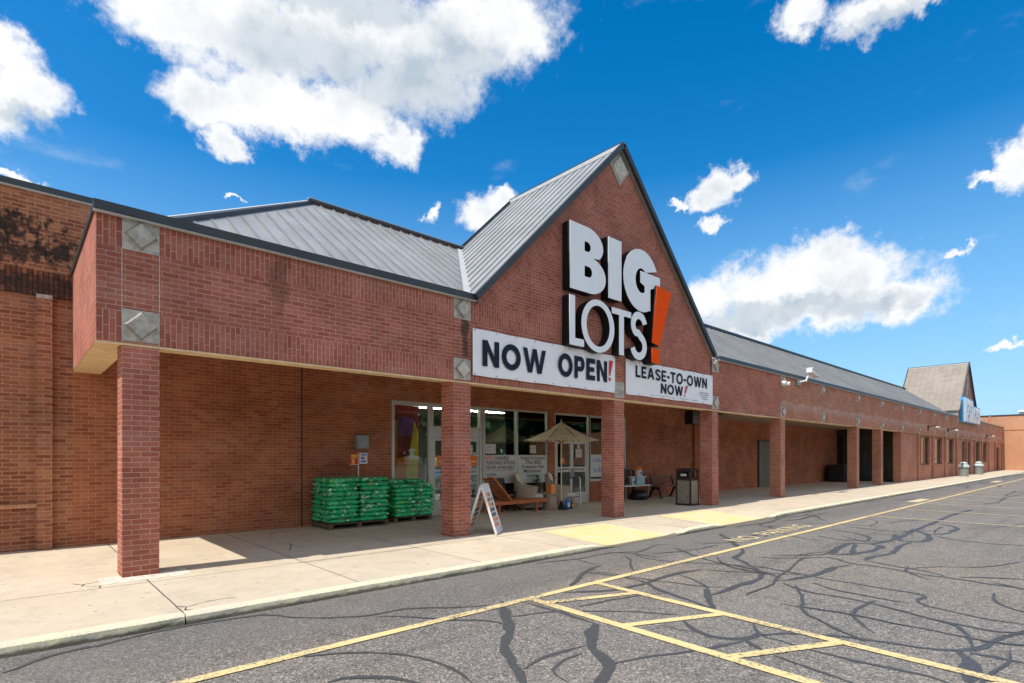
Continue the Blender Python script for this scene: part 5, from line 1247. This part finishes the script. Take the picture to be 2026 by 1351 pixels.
def plant(x, y, h, label, pot=True, n=110, seed=1):
    t_ = thing('potted_plant', label, 'plant', (x, y, ZS)); rr = random.Random(seed)
    m_ = MB(); m_.lathe((x, y, ZS), [(0, 0), (.11, 0), (.15, .26), (.13, .26), (.0, .24)], 'terracotta'); m_.build('pot', t_)
    m_ = MB()
    for k in range(n):
        a = rr.uniform(0, 6.28); r = rr.uniform(.02, .22); z = ZS+.27+rr.uniform(0, h); r *= 1.1-.5*(z-ZS-.27)/h
        c_ = Vector((x+r*math.cos(a), y+r*math.sin(a), z)); d_ = Vector((math.cos(a), math.sin(a), rr.uniform(.1, 1.2))).normalized()*rr.uniform(.05, .1); s2 = d_.cross(Vector((0, 0, 1))).normalized()*rr.uniform(.012, .022)
        m_.face([c_-d_, c_+s2, c_+d_, c_-s2], 'leaf')
    for k in range(7): a = rr.uniform(0, 6.28); m_.bar((x, y, ZS+.2), (x+.08*math.cos(a), y+.08*math.sin(a), ZS+.27+h*.8), .008, .008, 'leaf')
    m_.build('foliage', t_)
plant(11.98, 12.0, .72, 'leafy green plant between the two wicker armchairs', seed=5)
# dark folding chair behind the chaise
t_ = thing('garden_chair', 'dark slatted wooden chair behind the chaise lounge', 'chair', (10.45, 12.0, ZS), None)
m_ = MB()
for k in range(6): m_.bar((10.22+.09*k, 11.98, ZS+.35), (10.20+.095*k, 12.12, ZS+.92), .07, .018, 'dark_brown', up=(0, 1, 0))
m_.build('backrest', t_); m_ = MB(); [m_.box(10.18, 10.72, 11.66+.075*k, 11.72+.075*k, ZS+.33, ZS+.35, 'dark_brown') for k in range(5)]; m_.build('seat', t_)
for x in (10.15, 10.70): MB().box(x, x+.05, 11.63, 11.69, ZS, ZS+.54, 'dark_brown').build('leg', t_); MB().box(x, x+.05, 12.0, 12.06, ZS, ZS+.54, 'dark_brown').build('leg', t_); MB().box(x-.02, x+.08, 11.6, 12.07, ZS+.54, ZS+.56, 'dark_brown').build('armrest', t_)
# ================================================================== right bays: table, bin, bench
t_ = thing('white_table', 'small white topped table with thin legs right of the third pillar', 'table', (16.5, 11.6, ZS))
m_ = MB(); m_.box(15.6, 17.15, 11.35, 11.95, ZS+.50, ZS+.535, 'white_paint'); m_.build('table_top', t_, bevel=.008)
for x in (15.7, 17.0): 
    for y in (11.4, 11.86): MB().bar((x, y, ZS), (x+(.03 if x > 16 else -.03), y, ZS+.50), .03, .03, 'steel_grey', up=(0, 1, 0)).build('leg', t_)
t_ = thing('storage_tub', 'pale blue plastic tub standing on the white table', 'tub', (16.65, 11.6, ZS+.535)); m_ = MB(); m_.box(16.42, 16.90, 11.45, 11.78, ZS+.537, ZS+.80, 'teal_bin'); m_.build('tub_body', t_, bevel=.02); m_ = MB(); m_.box(16.39, 16.93, 11.42, 11.81, ZS+.80, ZS+.83, 'white_paint'); m_.build('tub_lid', t_, bevel=.008)
t_ = thing('jar', 'white jar with a blue label and orange cap on the pale tub', 'jar', (16.75, 11.6, ZS+.83)); m_ = MB(); m_.lathe((16.75, 11.6, ZS+.832), [(0, 0), (.10, 0), (.105, .02), (.10, .22), (.07, .24), (0, .24)], 'white_paint'); m_.build('jar_body', t_, smooth=True); MB().lathe((16.75, 11.6, ZS+1.072), [(.10, 0), (.11, .09), (0, .09)], 'orange_ink').build('cap', t_); MB().box(16.69, 16.81, 11.488, 11.495, ZS+.90, ZS+1.0, 'blue_paint').build('label', t_)
t_ = thing('cleaning_bottle', 'small white bottle on the white table left of the tub', 'bottle', (16.28, 11.5, ZS+.535)); m_ = MB(); m_.lathe((16.26, 11.5, ZS+.536), [(0, 0), (.05, 0), (.05, .20), (.02, .26), (.02, .31), (0, .31)], 'white_paint'); m_.build('bottle_body', t_, smooth=True); MB().box(16.22, 16.30, 11.442, 11.449, ZS+.6, ZS+.7, 'navy_ink').build('label', t_)
t_ = thing('rocking_chair', 'dark slatted chair behind the white table near the wall', 'chair', (16.6, 12.0, ZS)); m_ = MB()
for k in range(8): m_.bar((16.18+.10*k, 12.02, ZS+.4), (16.16+.105*k, 12.12, ZS+1.05), .045, .02, 'dark_brown', up=(0, 1, 0))
m_.box(16.12, 17.0, 12.08, 12.12, ZS+1.03, ZS+1.09, 'dark_brown'); m_.build('backrest', t_)
for x in (16.12, 16.96): m_ = MB(); m_.box(x, x+.05, 11.98, 12.05, ZS, ZS+1.05, 'dark_brown'); m_.build('leg', t_)
t_ = thing('ash_urn', 'squat black rubber tub on the ground under the white table', 'tub', (17., 11.6, ZS)); MB().lathe((16.75, 11.62, ZS), [(0, 0), (.30, 0), (.34, .10), (.24, .34), (0, .36)], 'black_metal').build('tub_body', t_, smooth=True); MB().lathe((16.75, 11.62, ZS), [(.34, .10), (.37, .12), (.34, .14)], 'black_metal').build('tub_rim', t_)
t_ = thing('park_bench', 'brown wooden bench with dark cast legs between table and bin', 'bench', (18.2, 11.4, ZS))
m_ = MB(); [m_.box(17.35, 19.25, 11.15+.12*k, 11.25+.12*k, ZS+.44, ZS+.475, 'bench_wood') for k in range(4)]; m_.build('seat', t_, bevel=.006)
m_ = MB(); [m_.obox((18.3, 11.66+.02*k, ZS+.60+.15*k), (.95, 0, 0), (0, .014, .003), (0, -.012, .055), 'bench_wood') for k in range(2)]; m_.build('backrest', t_, bevel=.006)
for x in (17.55, 19.0):
    m_ = MB(); m_.bar((x, 11.18, ZS), (x, 11.30, ZS+.44), .06, .07, 'black_metal', up=(1, 0, 0)); m_.bar((x, 11.72, ZS), (x, 11.52, ZS+.44), .06, .07, 'black_metal', up=(1, 0, 0)); m_.bar((x, 11.52, ZS+.3), (x, 11.70, ZS+.86), .05, .05, 'black_metal', up=(1, 0, 0)); m_.bar((x, 11.24, ZS+.38), (x, 11.6, ZS+.38), .05, .05, 'black_metal'); m_.build('leg', t_)
t_ = thing('trash_bin', 'dark brown litter bin with pebbled stone panels beside the fourth pillar', 'trash bin', (16.05, 9.3, ZS))
X0, X1, Y0_, Y1_ = 15.80, 16.30, 9.02, 9.55
m_ = MB()
for x in (X0, X1-.05):
    for y in (Y0_, Y1_-.05): m_.box(x, x+.05, y, y+.05, ZS, ZS+.80, 'dark_brown')
m_.box(X0-.01, X1+.01, Y0_-.01, Y1_+.01, ZS+.0, ZS+.06, 'dark_brown'); m_.box(X0-.01, X1+.01, Y0_-.01, Y1_+.01, ZS+.80, ZS+.87, 'dark_brown'); m_.build('bin_frame', t_, bevel=.006)
for b4 in ((X0+.012, X0+.04, Y0_+.05, Y1_-.05), (X1-.04, X1-.012, Y0_+.05, Y1_-.05), (X0+.05, X1-.05, Y0_+.012, Y0_+.04), (X0+.05, X1-.05, Y1_-.04, Y1_-.012)): MB().box(*b4, ZS+.062, ZS+.798, 'pebble_panel').build('stone_panel', t_)
m_ = MB(); m_.box(X0+.02, X1-.02, Y0_+.02, Y1_-.02, ZS+.87, ZS+.90, 'dark_brown')
for x in (X0, X1-.06): 
    for y in (Y0_, Y1_-.06): m_.box(x, x+.06, y, y+.06, ZS+.872, ZS+1.10, 'dark_brown')
m_.box(X0+.06, X1-.06, Y1_-.05, Y1_-.02, ZS+.90, ZS+1.09, 'dark_brown'); m_.box(X0-.02, X1+.02, Y0_-.02, Y1_+.02, ZS+1.10, ZS+1.14, 'dark_brown'); m_.box(X0+.05, X1-.05, Y0_+.05, Y1_-.05, ZS+1.14, ZS+1.175, 'dark_brown'); m_.build('bin_hood', t_, bevel=.02)
MB().box(X0+.10, X1-.10, Y0_+.14, Y1_-.14, ZS+.902, ZS+1.08, 'black_metal').build('liner', t_)
m_ = MB(); m_.box(X0+.002, X0+.010, 9.18, 9.38, ZS+.93, ZS+1.0, 'paper'); m_.build('label', t_)
# round bins by the far entrance
def dome_bin(x, y, label):
    t_ = thing('dome_bin', label, 'trash bin', (x, y, ZS), 'grey litter bins by the far entrance')
    m_ = MB(); m_.lathe((x, y, ZS), [(0, 0), (.29, 0), (.31, .74), (0, .74)], 'grey_bin', 18); m_.build('bin_body', t_)
    m_ = MB(); m_.lathe((x, y, ZS), [(.36, .70), (.36, .80), (.29, .88), (.22, .93)], 'pale_lid', 18); m_.lathe((x, y, ZS), [(.24, .99), (.16, 1.09), (0, 1.13)], 'pale_lid', 18)
    for a in (0, 1, 2, 3): m_.bar((x+.21*math.cos(a*1.57+.7), y+.21*math.sin(a*1.57+.7), ZS+.92), (x+.20*math.cos(a*1.57+.7), y+.20*math.sin(a*1.57+.7), ZS+1.01), .06, .06, 'pale_lid')
    m_.build('bin_lid', t_)
dome_bin(54.2, 7.95, 'nearer grey litter bin with a pale domed lid by the distant entrance'); dome_bin(60.9, 7.95, 'farther grey litter bin with a pale domed lid by the distant entrance')
t_ = thing('planter_box', 'dark box at the shaded far end of the arcade', 'box', (37.6, 11.4, ZS)); m_ = MB(); m_.box(36.9, 38.4, 11.0, 11.9, ZS, ZS+.95, 'black_metal'); m_.build('box_body', t_, bevel=.02); m_ = MB(); m_.box(36.85, 38.45, 10.95, 11.95, ZS+.95, ZS+1.05, 'dark_brown'); m_.build('box_lid', t_, bevel=.02)
# storage cabinets beyond the frame are left out; only what the photograph shows is built

# trees across the car park, seen only as the dark green reflection in the shop glass
rr = random.Random(9); m_ = MB()
for k in range(46):
    x = -110+5.2*k+rr.uniform(-1.5, 1.5); y = -62+rr.uniform(-6, 6); h = rr.uniform(8, 14); m_.cyl((x, y, -.1), (x, y, h*.6), .3, .15, 'bench_wood', 6, caps=False)
    for q in range(430):
        a = rr.uniform(0, 6.28); e = rr.uniform(-1, 1); r = (rr.random()**.4)*h*.36*math.sqrt(max(.05, 1-e*e*.8)); c_ = Vector((x+r*math.cos(a), y+r*math.sin(a), h*.50+e*h*.46))
        d1 = Vector((rr.uniform(-1, 1), rr.uniform(-1, 1), rr.uniform(-1, 1))).normalized(); d2 = d1.cross(Vector((rr.uniform(-1, 1), rr.uniform(-1, 1), rr.uniform(-1, 1)))).normalized(); s2 = rr.uniform(.7, 1.3)
        m_.face([c_-d1*s2, c_+d2*s2*.7, c_+d1*s2, c_-d2*s2*.7], 'leaf')
o = m_.build('tree_line', label='dark green belt of trees across the car park, reflected in the shop windows', cat='trees', kind='stuff')
